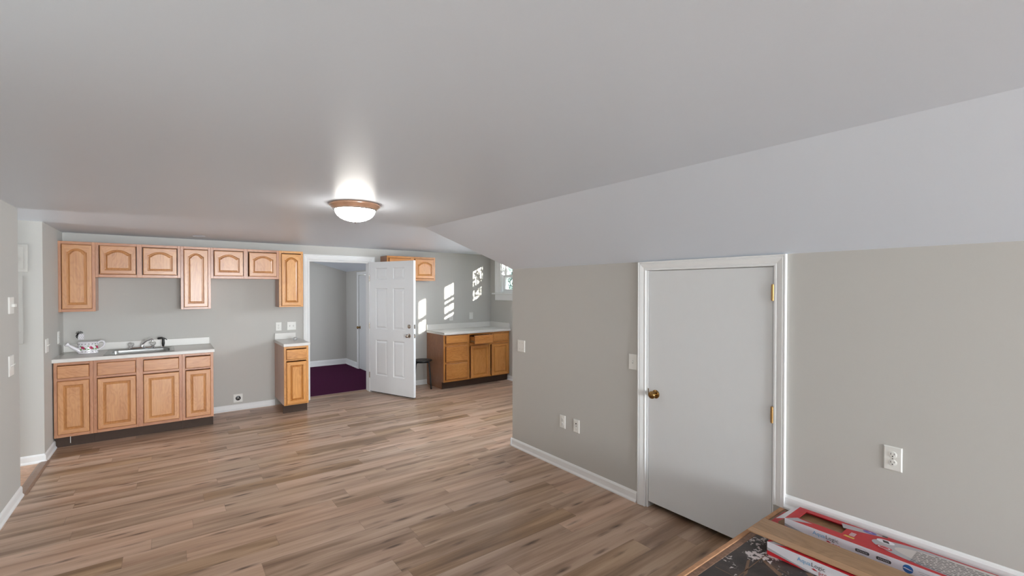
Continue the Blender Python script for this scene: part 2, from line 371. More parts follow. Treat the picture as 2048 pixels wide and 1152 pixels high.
# wall behind (kitchen wall)
OX0, OX1, OZ = 1.632, 2.535, 2.046
mb = MB()
mb.box(XL - 0.12, OX0, YB, YBB, 0, H); mb.box(OX1, XW + 0.14, YB, YBB, 0, H); mb.box(OX0, OX1, YB, YBB, OZ, H)
struct(mb.build('wall_back', WALL))
# left wall with an unseen window added for fill light
y0, y1, z0, z1 = WIN_LEFT
mb = MB()
mb.box(XL - 0.13, XL, YC, y0, 0, H); mb.box(XL - 0.13, XL, y1, YEND, 0, H); mb.box(XL - 0.13, XL, y0, y1, 0, z0); mb.box(XL - 0.13, XL, y0, y1, z1, H)
struct(mb.build('wall_left', WALL))
mb = MB(); mb.box(-3.3, XL, YHALL, YHALL + 0.12, 0, H); mb.box(XL - 0.12, XL, YHALL + 0.12, YB, 0, H)
struct(mb.build('wall_left_nook', WALL))
mb = MB(); mb.box(-3.3, XL - 0.13, YEND - 0.13, YEND, -0.1, H)
mb.box(-3.3, -3.18, YEND, 5.2, -0.1, H); mb.box(-3.3, -3.18, 5.96, YHALL, -0.1, H); mb.box(-3.3, -3.18, 5.2, 5.96, -0.1, 0.8); mb.box(-3.3, -3.18, 5.2, 5.96, 2.05, H)  # hall end wall, opening added for the assumed window
struct(mb.build('wall_hall', WALL))
# wall behind the camera
mb = MB(); zz0, zz1 = WIN_BEHIND[2:]; xs = [XL - 0.13, WIN_BEHIND[0][0], WIN_BEHIND[0][1], WIN_BEHIND[1][0], WIN_BEHIND[1][1], XW + 0.14]
for k in (0, 2, 4): mb.box(xs[k], xs[k + 1], YC - 0.13, YC, 0, H)
for k in (1, 3): mb.box(xs[k], xs[k + 1], YC - 0.13, YC, 0, zz0); mb.box(xs[k], xs[k + 1], YC - 0.13, YC, zz1, H)
struct(mb.build('wall_front', WALL))
# knee wall with the short door, its end turning away to the dormer
DY0, DY1, DZ = 1.192, 2.080, 1.764
mb = MB()
mb.box(XR, XR + 0.11, YC, DY0, 0, H); mb.box(XR, XR + 0.11, DY1, YP, 0, H); mb.box(XR, XR + 0.11, DY0, DY1, DZ, H)
mb.box(XR + 0.11, 3.3, YP - 0.11, YP, 0, H); mb.box(3.19, 3.3, 3.2, YP - 0.11, 0, H); mb.box(3.3, XW, 3.09, 3.2, 0, H)
struct(mb.build('wall_right', WALL))
# window wall of the dormer, three sashes
WINS = [(5.90, 6.69, 1.545, 2.235), (4.66, 5.38, 1.545, 2.235), (3.62, 4.22, 1.545, 2.235)]
mb = MB(); ys = [YC] + [v for w in WINS[::-1] for v in w[:2]] + [YB]
for k in range(0, len(ys), 2): mb.box(XW, XW + 0.14, ys[k], ys[k + 1], 0, H)
for w in WINS: mb.box(XW, XW + 0.14, w[0], w[1], 0, w[2]); mb.box(XW, XW + 0.14, w[0], w[1], w[3], H)
struct(mb.build('wall_dormer', WALL))
# carpet room
mb = MB()
mb.box(0.3, 3.06, 9.93, 10.05, 0, 2.6); mb.box(3.06, 3.18, YBB, 8.36, 0, 2.0); mb.box(3.06, 3.18, 9.13, 10.05, 0, 2.0); mb.box(3.06, 3.18, 8.36, 9.13, 1.93, 2.0)
mb.box(0.18, 0.3, YBB, 8.1, 0, 2.6); mb.box(0.18, 0.3, 9.1, 10.05, 0, 2.6); mb.box(0.18, 0.3, 8.1, 9.1, 0, 0.85); mb.box(0.18, 0.3, 8.1, 9.1, 1.95, 2.6)
struct(mb.build('wall_carpet_room', WALL))
mb = MB(); mb.prism([(3.18, 1.948), (2.15, 2.235), (0.18, 2.235), (0.18, 2.6), (3.18, 2.6)], 'y', YBB, 10.05)
struct(mb.build('ceiling_carpet_room', CEIL))
struct(MB().box(-40, 60, -40, 60, -3.2, -3.1).build('ground', GROUND))

# ------------------------------------------------------------------ baseboards and casings
BBP = [(0, 0), (0.020, 0), (0.020, 0.010), (0.013, 0.019), (0.011, 0.024), (0.011, 0.064), (0.007, 0.074), (0.004, 0.078), (0, 0.080)]
def baseboard(name, p0, p1, nrm, z=0.0, hs=1.0):
    """profile swept from p0 to p1, standing off the wall along nrm"""
    r = []
    for p in (p0, p1): r.append([(p[0] + nrm[0] * d, p[1] + nrm[1] * d, z + h * hs) for d, h in BBP])
    return struct(MB().loft(r).build(name, TRIM))
CAS = 0.07
baseboard('baseboard_right', (XR, DY1 + 0.082), (XR, YP + 0.02), (-1, 0))
baseboard('baseboard_right_end', (XR - 0.02, YP), (3.3, YP), (0, 1))
baseboard('baseboard_back', (0.432, YB), (1.183, YB), (0, -1))
baseboard('baseboard_back_niche', (2.62, YB), (3.512, YB), (0, -1))
baseboard('baseboard_left', (XL, YC), (XL, YEND), (1, 0))
baseboard('baseboard_left_nook', (XL, YHALL - 0.02), (XL, 6.47), (1, 0))
baseboard('baseboard_hall', (-3.18, YHALL), (XL, YHALL), (0, -1))
baseboard('baseboard_dormer', (XW, 3.2), (XW, 6.49), (-1, 0))
baseboard('baseboard_platform', (XR, YC), (XR, 1.128), (-1, 0), z=0.36)
baseboard('baseboard_carpet_back', (0.3, 9.93), (3.06, 9.93), (0, -1), z=0.008, hs=1.45)
baseboard('baseboard_carpet_side', (3.06, 9.93), (3.06, 9.195), (-1, 0), z=0.008, hs=1.45)

CPROF = [(0.000, 0.0), (0.000, 0.011), (0.004, 0.013), (0.014, 0.013), (0.018, 0.010), (0.030, 0.014), (0.046, 0.017), (0.058, 0.019), (0.064, 0.015), (0.070, 0.020), (0.078, 0.020), (0.080, 0.0)]
def casing(name, u0, u1, ztop, to3, w=0.080, zbot=0.0, zbot1=None):
    """three-sided door trim; to3(u, z, out) maps wall coordinates to the room"""
    k = w / 0.080; rings = []
    zb1 = zbot if zbot1 is None else zbot1
    for (uu, zz, su, sz) in ((u0, zbot, -1, 0), (u0, ztop, -1, 1), (u1, ztop, 1, 1), (u1, zb1, 1, 0)):
        rings.append([to3(uu + su * o * k, zz + sz * o * k, d) for o, d in CPROF])
    return struct(MB().loft(rings).build(name, TRIM))
R3 = lambda u, z, d: (XR - d, u, z)
casing('trim_3', DY0 - 0.002, DY1 + 0.004, DZ - 0.006, R3, 0.066, 0.36, 0.0)
for o in ((DY1 - 0.016, DY1, 0, DZ), (DY0, DY0 + 0.012, 0, DZ), (DY0, DY1, DZ - 0.012, DZ)):
    pass
mb = MB(); mb.box(XR - 0.001, XR + 0.11, DY1 - 0.012, DY1, 0, DZ); mb.box(XR - 0.001, XR + 0.11, DY0, DY0 + 0.006, 0, DZ); mb.box(XR - 0.001, XR + 0.11, DY0, DY1, DZ - 0.008, DZ)
struct(mb.build('trim_4', TRIM))
casing('trim_5', OX0 - 0.003, OX1 + 0.003, OZ + 0.003, lambda u, z, d: (u, YB - d, z), 0.072)
mb = MB(); mb.box(OX0, OX0 + 0.014, YB - 0.002, YBB + 0.002, 0, OZ); mb.box(OX1 - 0.014, OX1, YB - 0.002, YBB + 0.002, 0, OZ); mb.box(OX0 + 0.014, OX1 - 0.014, YB - 0.002, YBB + 0.002, OZ - 0.014, OZ)
mb.box(OX0 + 0.014, OX0 + 0.026, YB + 0.05, YB + 0.085, 0, OZ - 0.014); mb.box(OX0 + 0.014, OX1 - 0.014, YB + 0.05, YB + 0.085, OZ - 0.026, OZ - 0.014)
struct(mb.build('trim_6', TRIM))
casing('trim_7', 8.36, 9.13, 1.895, lambda u, z, d: (3.06 - d, u, z), 0.058)
# small striker plate on the left jamb
st = struct(MB().box(OX0 + 0.014, OX0 + 0.0155, YB + 0.01, YB + 0.04, 0.86, 0.92).build('trim_8', BRASS))

# ------------------------------------------------------------------ doors
def round_knob(parent, c, axis, sgn, m=BRASS, r=0.028, name='door_knob'):
    """rose, neck and ball, sticking out along sgn*axis from c"""
    pr = [(0.0, 0), (0.031, 0), (0.031, 0.004), (0.026, 0.008), (0.012, 0.010), (0.011, 0.024), (0.017, 0.028), (r * 0.9, 0.036), (r, 0.046), (r * 0.92, 0.056), (r * 0.6, 0.063), (0.0, 0.065)]
    pr = [(max(a, 0.0004), b * sgn) for a, b in pr]
    return MB().lathe(pr, c, 28, axis).build(name, m, parent, smooth=True)

# door_1: short flush door in the knee wall
d1 = struct(MB().box(XR + 0.002, XR + 0.037, DY0 + 0.009, DY1 - 0.015, 0.045, DZ - 0.011).build('door_1', DOORW, bevel=0.002))
round_knob(d1, (XR + 0.002, 2.003, 0.853), 'x', -1)
MB().box(XR - 0.003, XR + 0.02, 2.066, 2.0675, 0.83, 0.885).build('latch_plate', BRASS, d1)
for z in (1.601, 0.882):
    mb = MB()
    for k in range(5): mb.lathe([(0.0085, z - 0.045 + k * 0.018), (0.0085, z - 0.045 + k * 0.018 + 0.0165)], (XR - 0.008, DY0 + 0.006, 0), 14)
    mb.lathe([(0.006, z - 0.049), (0.006, z + 0.049)], (XR - 0.008, DY0 + 0.006, 0), 14)
    mb.box(XR - 0.004, XR + 0.001, DY0 + 0.008, DY0 + 0.016, z - 0.045, z + 0.045)
    mb.build('hinge', BRASSH, d1, smooth=True)

# door_2: six-panel door standing open
LEAF_W, LEAF_T = 0.932, 0.040
hx, hy = 2.525, 7.018; fx, fy = 2.860, 6.150
ang = math.atan2(fy - hy, fx - hx)
def leaf_mesh():
    """leaf in local X (from the hinge) and Z, face towards -Y at y=0, back at y=+T"""
    W_, Hh, T = LEAF_W, 2.012, LEAF_T
    us = [0, 0.135, 0.385, 0.512, 0.745, W_]; zs = [0, 0.262, 0.806, 0.978, 1.605, 1.742, 1.916, Hh]
    panels = {(1, 1), (1, 3), (1, 5), (3, 1), (3, 3), (3, 5)}
    mb = MB()
    for side in (0, 1):
        y = 0.0 if side == 0 else T; sg = 1 if side == 0 else -1
        for i in range(5):
            for j in range(7):
                a0, a1, b0, b1 = us[i], us[i + 1], zs[j], zs[j + 1]
                if (i, j) in panels:
                    rings = []
                    for ins, dp in ((0, 0), (0.005, 0.006), (0.012, 0.009), (0.018, 0.009), (0.040, 0.002), (0.045, 0.0015)):
                        rings.append([(a0 + ins, y + sg * dp, b0 + ins), (a1 - ins, y + sg * dp, b0 + ins), (a1 - ins, y + sg * dp, b1 - ins), (a0 + ins, y + sg * dp, b1 - ins)])
                    mb.loft(rings, 0, False, True)
                else: mb.quad((a0, y, b0), (a1, y, b0), (a1, y, b1), (a0, y, b1))
    mb.quad((0, 0, 0), (0, T, 0), (0, T, Hh), (0, 0, Hh)); mb.quad((W_, 0, 0), (W_, T, 0), (W_, T, Hh), (W_, 0, Hh))
    mb.quad((0, 0, 0), (W_, 0, 0), (W_, T, 0), (0, T, 0)); mb.quad((0, 0, Hh), (W_, 0, Hh), (W_, T, Hh), (0, T, Hh))
    bm_ = mb; return bm_
d2 = struct(leaf_mesh().build('door_2', DOORW)); d2.location = (hx, hy, 0.022); d2.rotation_euler = (0, 0, ang)
# weld the leaf so it shades as one board
bm = bmesh.new(); bm.from_mesh(d2.data); bmesh.ops.remove_doubles(bm, verts=bm.verts, dist=1e-5); bmesh.ops.recalc_face_normals(bm, faces=bm.faces); bm.to_mesh(d2.data); bm.free()
round_knob(d2, (0.843, 0, 0.905), 'y', -1, NICKEL, 0.026); round_knob(d2, (0.843, LEAF_T, 0.905), 'y', 1, NICKEL, 0.026)
MB().lathe([(0.030, 0), (0.030, -0.006), (0.024, -0.012), (0.010, -0.013), (0.0005, -0.013)], (0.843, 0, 1.042), 24, 'y').build('deadbolt', NICKEL, d2, smooth=True)
MB().lathe([(0.030, LEAF_T), (0.030, LEAF_T + 0.006), (0.024, LEAF_T + 0.012), (0.0005, LEAF_T + 0.013)], (0.843, 0, 1.042), 24, 'y').build('deadbolt', NICKEL, d2, smooth=True)
MB().box(LEAF_W, LEAF_W + 0.001, 0.008, 0.032, 1.012, 1.072).build('edge_plate', NICKEL, d2)
mb = MB().box(LEAF_W, LEAF_W + 0.001, 0.008, 0.032, 0.875, 0.935); mb.box(LEAF_W, LEAF_W + 0.010, 0.014, 0.026, 0.893, 0.917)
mb.build('edge_plate', NICKEL, d2)
MB().box(0.004, LEAF_W - 0.004, 0.002, LEAF_T - 0.002, -0.010, 0.001).build('door_sweep', BLACK, d2)
for z in (0.25, 1.02, 1.76): MB().lathe([(0.007, z - 0.045), (0.007, z + 0.045)], (-0.006, -0.004, 0), 12).build('hinge', NICKEL, d2, smooth=True)

# door_3: flush door in the carpet room
d3 = struct(MB().box(3.064, 3.10, 8.365, 9.125, 0.02, 1.885).build('door_3', DOORW))
round_knob(d3, (3.064, 9.07, 0.845), 'x', -1, BRASS)

# ------------------------------------------------------------------ windows
def sash_window(n, y0, y1, z0, z1, visible=True):
    """double-hung window in the dormer wall, seen from -x"""
    xi = XW
    mb = MB()                                      # jamb liner
    mb.box(xi, xi + 0.14, y1 - 0.02, y1, z0, z1); mb.box(xi, xi + 0.14, y0, y0 + 0.02, z0, z1)
    mb.box(xi, xi + 0.14, y0 + 0.02, y1 - 0.02, z1 - 0.02, z1); mb.box(xi, xi + 0.14, y0 + 0.02, y1 - 0.02, z0, z0 + 0.02)
    w = struct(mb.build('window_%d' % n, TRIM))
    prof = [(0, 0), (0, 0.012), (0.02, 0.016), (0.05, 0.014), (0.06, 0.022), (0.085, 0.022), (0.09, 0)]
    mb = MB(); rings = []
    sc_ = 1.0 if visible else 0.6
    for (uu, zz, su, sz) in ((y0, z0, -1, 0), (y0, z1, -1, 0), (y1, z1, 1, 0), (y1, z0, 1, 0)): pass
    for (u, s_) in ((y0, -1), (y1, 1)):
        mb.loft([[(xi - d, u + s_ * o * 2.0 * sc_, z) for o, d in prof] for z in (z0 - 0.0, z1 + 0.01)])
    mb.build('window_casing', TRIM, w)
    MB().box(xi - 0.05, xi + 0.0, y0 - 0.2 * sc_, y1 + 0.235 * sc_, z0 - 0.03, z0 - 0.004).build('window_stool', TRIM, w, bevel=0.006)
    MB().box(xi - 0.018, xi, y0 - 0.15 * sc_, y1 + 0.17 * sc_, z0 - 0.135, z0 - 0.03).build('apron', TRIM, w, bevel=0.003)
    a, b = y0 + 0.02, y1 - 0.02; zm = z0 + 0.30
    up = 0.075 if n == 2 else 0.0
    for (nm, xa, za, zb) in (('lower_sash', xi + 0.045, z0 + 0.02 + up, zm + 0.02 + up), ('upper_sash', xi + 0.085, zm - 0.02, z1 - 0.02)):
        mb = MB(); t = 0.030
        mb.box(xa, xa + 0.034, b - t, b, za, zb); mb.box(xa, xa + 0.034, a, a + t, za, zb)
        mb.box(xa, xa + 0.034, a + t, b - t, za, za + 0.045); mb.box(xa, xa + 0.034, a + t, b - t, zb - 0.036, zb)
        wv = (b - a - 2 * t) / 3.0 if visible or n == 5 else (b - a - 2 * t) / 2.0
        k = 1
        while a + t + k * wv < b - t - 0.02:
            mb.box(xa + 0.012, xa + 0.022, a + t + k * wv - 0.008, a + t + k * wv + 0.008, za + 0.045, zb - 0.036); k += 1
        s_ = mb.build(nm, TRIM, w)
        MB().box(xa + 0.016, xa + 0.018, a + t, b - t, za + 0.045, zb - 0.036).build('pane', GLASS, s_)
    return w
for n, (y0, y1, z0, z1) in enumerate(WINS, 1): sash_window(n, y0, y1, z0, z1, n == 1)
def unseen_window(n, box, axis, coord, sgn):
    """frame, mullion and pane of an unseen window, added to let light in"""
    a, b, z0, z1 = box
    def bx(mb, u0, u1, d0, d1, za, zb):
        d0, d1 = sorted((coord + sgn * d0, coord + sgn * d1))
        return mb.box(d0, d1, u0, u1, za, zb) if axis == 'x' else mb.box(u0, u1, d0, d1, za, zb)
    mb = MB(); bx(mb, a, a + 0.05, 0, 0.1, z0, z1); bx(mb, b - 0.05, b, 0, 0.1, z0, z1); bx(mb, a + 0.05, b - 0.05, 0, 0.1, z0, z0 + 0.05); bx(mb, a + 0.05, b - 0.05, 0, 0.1, z1 - 0.05, z1)
    zm = (z0 + z1) / 2; bx(mb, a + 0.05, b - 0.05, 0.03, 0.08, zm - 0.02, zm + 0.02)
    w = struct(mb.build('window_%d' % n, TRIM))
    m2 = MB(); bx(m2, a + 0.05, b - 0.05, 0.05, 0.054, z0 + 0.05, z1 - 0.05); m2.build('pane', GLASS, w)
    m3 = MB(); bx(m3, a - 0.07, a, -0.018, 0, z0 - 0.07, z1 + 0.07); bx(m3, b, b + 0.07, -0.018, 0, z0 - 0.07, z1 + 0.07)
    bx(m3, a, b, -0.018, 0, z1, z1 + 0.07); bx(m3, a, b, -0.018, 0, z0 - 0.07, z0); m3.build('window_casing', TRIM, w)
unseen_window(4, WIN_LEFT, 'x', XL, -1)
unseen_window(5, (*WIN_BEHIND[0], *WIN_BEHIND[2:]), 'y', YC, -1)
unseen_window(6, (*WIN_BEHIND[1], *WIN_BEHIND[2:]), 'y', YC, -1)
unseen_window(7, (5.2, 5.96, 0.8, 2.05), 'x', -3.18, -1)  # assumed hall window, added for the fill light
unseen_window(8, (8.1, 9.1, 0.85, 1.95), 'x', 0.3, -1)

# ------------------------------------------------------------------ cabinets
def raised_door(w, h, arch=0.0, t=0.019, frame=0.05, fb=None, pull=None):
    """door slab in local x,z; back at y=0, face at y=-t; arch lifts the top of the panel"""
    fb = frame if fb is None else fb
    K = 15 if arch else 1
    def opening(ins, y):
        x0, x1, z0, zs = frame + ins, w - frame - ins, fb + ins, h - fb - arch - ins
        pts = [(x0, y, z0), (x1, y, z0), (x1, y, zs)]
        if arch:
            for k in range(1, K + 1):
                u = 1 - k / (K + 1); e = 0.07
                q = min(1, max(0, (u - e) / (1 - 2 * e)))
                lift = (math.sin(PI * q)) ** 0.75 if 0 < q < 1 else 0
                pts.append((x0 + (x1 - x0) * u, y, zs + arch * lift))
        pts.append((x0, y, zs)); return pts
    op = opening(0, 0)
    def outer(ins, y):
        pts = [(ins, y, ins), (w - ins, y, ins), (w - ins, y, h - ins)]
        if arch:
            for k in range(1, K + 1): pts.append((op[2 + k][0], y, h - ins))
        pts.append((ins, y, h - ins)); return pts
    rings = [outer(0, 0), outer(0, -t + 0.007), outer(0.003, -t + 0.003), outer(0.008, -t), opening(0, -t), opening(0.004, -t + 0.005), opening(0.009, -t + 0.008), opening(0.012, -t + 0.008), opening(0.026, -t + 0.001), opening(0.028, -t + 0.001)]
    mb = MB(); n = len(rings[0]); vs = [p for r in rings for p in r]; fs = []; ms = []
    for k in range(len(rings) - 1):
        for i in range(n):
            j = (i + 1) % n; fs.append((k * n + i, k * n + j, (k + 1) * n + j, (k + 1) * n + i))
            ms.append(3 if k in (0, 1) else 2 if k in (4, 5, 6, 7) else 1 if (k in (2, 3) and (i == 0 or (2 <= i <= n - 2))) else 0)
    fs.append(tuple(range(n - 1, -1, -1))); ms.append(0); fs.append(tuple((len(rings) - 1) * n + i for i in range(n))); ms.append(0)
    return mb.add(vs, fs, ms)
def slab_front(w, h, t=0.019, e=0.007):
    def r(i, y): return [(i, y, i), (w - i, y, i), (w - i, y, h - i), (i, y, h - i)]
    return MB().loft([r(0, 0), r(0, -t + 0.008), r(0.003, -t + 0.003), r(e, -t)], [1, 1, 0])
def cabinet(name, label, group, x0, x1, yf, z0, z1, zt, fronts, mz, mx, side=None, kick=None, depth_to=YB - 0.002, stiles=None):
    """cabinet body (with a face frame), doors and drawer fronts, base at (x0, yf)"""
    t = thing(name, label, 'cabinet', (x0, yf, 0), 0, group)
    w = x1 - x0 - 0.001; D = depth_to - yf
    mb = MB(); mb.box(0, 0.013, 0.019, D, z0, z1); mb.box(w - 0.013, w, 0.019, D, z0, z1); mb.box(0.013, w - 0.013, 0.019, D, z0, z0 + 0.013); mb.box(0.013, w - 0.013, D - 0.006, D, z0 + 0.013, z1)
    if not kick: mb.box(0.013, w - 0.013, 0.019, D - 0.006, z1 - 0.013, z1)
    mb.build('carcass', side or mz, t)
    st = stiles or []
    cuts = sorted({0.0, w} | {v for a, b in st for v in (a, b)})
    mb = MB()
    # face frame: stiles full height, rails between them
    xs = [(0, 0.028)] + st + [(w - 0.028, w)]
    for a, b in xs: mb.box(a, b, 0, 0.0188, z0, z1, 0)
    zr = [(z0, z0 + 0.032), (z1 - 0.03, z1)] + (zt if isinstance(zt, list) else [zt] if zt else [])
    for k in range(len(xs) - 1):
        for a, b in zr: mb.box(xs[k][1] + 0.0002, xs[k + 1][0] - 0.0002, 0.0002, 0.0188, a, b, 1)
    mb.build('face_frame', [FACEZ, FACEX] if mz is OAKZ else [mz, mx], t, bevel=0.0012, seg=1)
    for (kind, a, b, za, zb, arch) in fronts:
        if kind == 'door':
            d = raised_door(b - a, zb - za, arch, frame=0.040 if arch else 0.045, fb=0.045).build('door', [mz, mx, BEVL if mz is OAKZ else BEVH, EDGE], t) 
        else:
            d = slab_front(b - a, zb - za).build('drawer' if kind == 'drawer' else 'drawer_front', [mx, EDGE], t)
        d.location = (a - x0, -0.0008, za)
    if kick:
        MB().box(0.0, w, kick - yf, kick - yf + 0.012, 0.001, z0 - 0.001).build('toe_kick', KICK, t)
    return t
BZ0, BZ1, KY, YF = 0.114, 0.8755, 6.478, 6.401
rail = (0.686, 0.716)
c = cabinet('base_cabinet', 'narrow oak base cabinet at the left end of the sink run, touching the left wall', 'oak base cabinets on the kitchen wall', -0.9175, -0.622, YF, BZ0, BZ1, rail,
        [('door', -0.891, -0.652, 0.146, 0.687, 0), ('drawer', -0.891, -0.652, 0.713, 0.842, 0)], OAKZ, OAKX, SIDEL, KY)
MB().box(0.107, 0.112, KY - YF - 0.0015, KY - YF - 0.0002, 0.03, 0.10).build('peeled_seam', PLASTIC, c)
cabinet('sink_cabinet', 'wide two-door oak base cabinet under the steel sink', 'oak base cabinets on the kitchen wall', -0.622, 0.128, YF, BZ0, BZ1, rail,
        [('door', -0.591, -0.279, 0.147, 0.682, 0), ('door', -0.217, 0.100, 0.147, 0.682, 0), ('false', -0.592, -0.280, 0.712, 0.847, 0), ('false', -0.216, 0.098, 0.714, 0.840, 0)], OAKZ, OAKX, SIDEL, KY, stiles=[(0.345, 0.403)])
cabinet('base_cabinet', 'narrow oak base cabinet at the right end of the sink run', 'oak base cabinets on the kitchen wall', 0.128, 0.427, YF, BZ0, BZ1, rail,
        [('door', 0.159, 0.398, 0.143, 0.680, 0), ('drawer', 0.159, 0.399, 0.706, 0.839, 0)], OAKZ, OAKX, SIDEL, KY)
cabinet('base_cabinet', 'lone narrow oak base cabinet in a warm-lit tone, beside the open doorway', 'oak base cabinets on the kitchen wall', 1.1845, 1.4795, YF, BZ0, BZ1, rail,
        [('door', 1.210, 1.455, 0.128, 0.675, 0), ('drawer', 1.210, 1.456, 0.705, 0.836, 0)], WARMZ, WARMX, SIDEL, KY)
# uppers
YU, UZ0, UZS, UZ1 = 6.761, 1.372, 1.749, 2.132
UG = 'oak wall cabinets over the sink run'
def upper(name, label, x0, x1, z0, doors, mz, mx, side, group=UG, stiles=None, yb=YB - 0.002):
    return cabinet(name, label, group, x0, x1, YU, z0, UZ1, None, doors, mz, mx, side, None, yb, stiles)
upper('wall_cabinet', 'tall oak wall cabinet at the far left corner, above the watering can', -0.931, -0.6315, UZ0, [('door', -0.898, -0.658, 1.402, 2.100, 0.040)], OAKZ, OAKX, SIDEL)
upper('wall_cabinet', 'short two-door oak wall cabinet above the sink, left of the reddish tall one', -0.6315, 0.128, UZS, [('door', -0.596, -0.287, 1.782, 2.102, 0.040), ('door', -0.224, 0.090, 1.782, 2.096, 0.040)], OAKZ, OAKX, SIDEL, stiles=[(0.352, 0.399)])
upper('wall_cabinet', 'tall oak wall cabinet in the middle of the row, between the two short ones', 0.128, 0.4305, UZ0, [('door', 0.157, 0.399, 1.396, 2.097, 0.040)], OAKZ, OAKX, SIDEL)
upper('wall_cabinet', 'short two-door oak wall cabinet over the empty stove space', 0.4305, 1.197, UZS, [('door', 0.463, 0.776, 1.781, 2.096, 0.040), ('door', 0.843, 1.164, 1.780, 2.094, 0.040)], OAKZ, OAKX, SIDEL, stiles=[(0.354, 0.402)])
upper('wall_cabinet', 'tall oak wall cabinet in a warm-lit tone, touching the doorway casing', 1.197, 1.4975, UZ0, [('door', 1.223, 1.467, 1.389, 2.092, 0.040)], WARMZ, WARMX, SIDEL)
upper('wall_cabinet', 'short oak wall cabinet half hidden behind the open six-panel door', 2.705, 3.534, UZS, [('door', 2.735, 3.095, 1.782, 2.100, 0.040), ('door', 3.165, 3.503, 1.782, 2.100, 0.040)], AMBZ, AMBX, SIDEA, None, stiles=[(0.392, 0.458)])

# amber base cabinets at the right, drawer bank + two-door unit with one drawer pulled out
YF2, KY2 = 6.442, 6.50
c = cabinet('drawer_cabinet', 'amber oak cabinet with three stacked drawers beside the black stool', 'amber oak base cabinets near the window', 3.514, 3.972, YF2, BZ0, BZ1, [(0.682, 0.740), (0.400, 0.445)],
        [('drawer', 3.548, 3.950, 0.732, 0.862, 0), ('drawer', 3.548, 3.950, 0.437, 0.690, 0), ('drawer', 3.548, 3.950, 0.150, 0.408, 0)], AMBZ, AMBX, SIDEA, KY2)
MB().box(0.0, 0.012, 0.0585, YB - YF2 - 0.004, 0.0, BZ0 - 0.001).build('side_panel_foot', SIDEA, c)
c = cabinet('base_cabinet', 'amber oak two-door base cabinet under the window, left drawer pulled out', 'amber oak base cabinets near the window', 3.972, 4.824, YF2, BZ0, BZ1, (0.660, 0.716),
        [('door', 4.012, 4.375, 0.124, 0.668, 0), ('door', 4.432, 4.790, 0.124, 0.668, 0), ('drawer', 4.432, 4.795, 0.706, 0.846, 0)], AMBZ, AMBX, SIDEA, KY2, stiles=[(0.415, 0.448)])
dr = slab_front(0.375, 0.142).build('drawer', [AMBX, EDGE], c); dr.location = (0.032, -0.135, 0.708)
mb = MB(); mb.box(0.02, 0.032, 0, 0.40, 0.015, 0.115); mb.box(0.343, 0.355, 0, 0.40, 0.015, 0.115); mb.box(0.032, 0.343, 0, 0.40, 0.015, 0.022)
mb.build('drawer_box', AMBZ, dr)
mb = MB(); mb.box(0.006, 0.019, 0.004, 0.13, 0.028, 0.050); mb.build('drawer_slide', STEEL, dr)

# ------------------------------------------------------------------ worktops
def worktop(name, label, x0, x1, yf, backsplash_x, hole=None, top=LAM, zs=1.0, extra=None, bs_t=0.02):
    t = thing(name, label, 'countertop', (x0, yf, 0.876), 0, None)
    X, Y = x1 - x0, YB - 0.003 - yf; mb = MB()
    if hole:
        a, b, c_, d = hole[0] - x0, hole[1] - x0, hole[2] - yf, hole[3] - yf
        mb.box(0, a, 0.012, Y, 0.0004, 0.038); mb.box(b, X, 0.012, Y, 0.0004, 0.038); mb.box(a, b, 0.012, c_, 0.0004, 0.038); mb.box(a, b, d, Y, 0.0004, 0.038)
    else: mb.box(0, X, 0.012, Y, 0.0004, 0.038)
    mb.build('top', top, t)
    prof = [(0.0121, 0.038), (0.006, 0.0375), (0.002, 0.034), (0, 0.028), (0, 0.004), (0.003, 0.0004), (0.0121, 0.0004)]
    MB().prism(prof, 'x', 0, X).build('front_edge', LAMW, t)
    bx0, bx1 = backsplash_x
    MB().box(bx0 - x0, bx1 - x0, Y - bs_t, Y, 0.0382, zs - 0.876).build('backsplash', LAMW, t, bevel=0.003)
    return t
wt = worktop('countertop', 'long pale grey countertop holding the steel sink and watering can', XL + 0.0008, 0.4365, 6.368, (XL + 0.001, 0.4255), (-0.515, 0.03, 6.445, 6.935))
worktop('countertop', 'tiny pale countertop on the lone narrow cabinet by the doorway', 1.1765, 1.493, 6.368, (1.1845, 1.452))
wt3 = worktop('countertop', 'white countertop with dark laminate edge line below the dormer window', 3.507, XW - 0.0008, 6.408, (3.507, XW - 0.021), None, LAMW, 1.008)
MB().box(XW - 3.507 - 0.0205, XW - 3.507 - 0.0012, 0.02, YB - 0.0035 - 6.408, 0.0382, 0.132).build('side_splash', LAMW, wt3, bevel=0.003)
MB().box(-0.0012, -0.0001, 0.002, YB - 6.408 - 0.004, 0.033, 0.0365).build('laminate_edge_line', LAMEDGE, wt3)

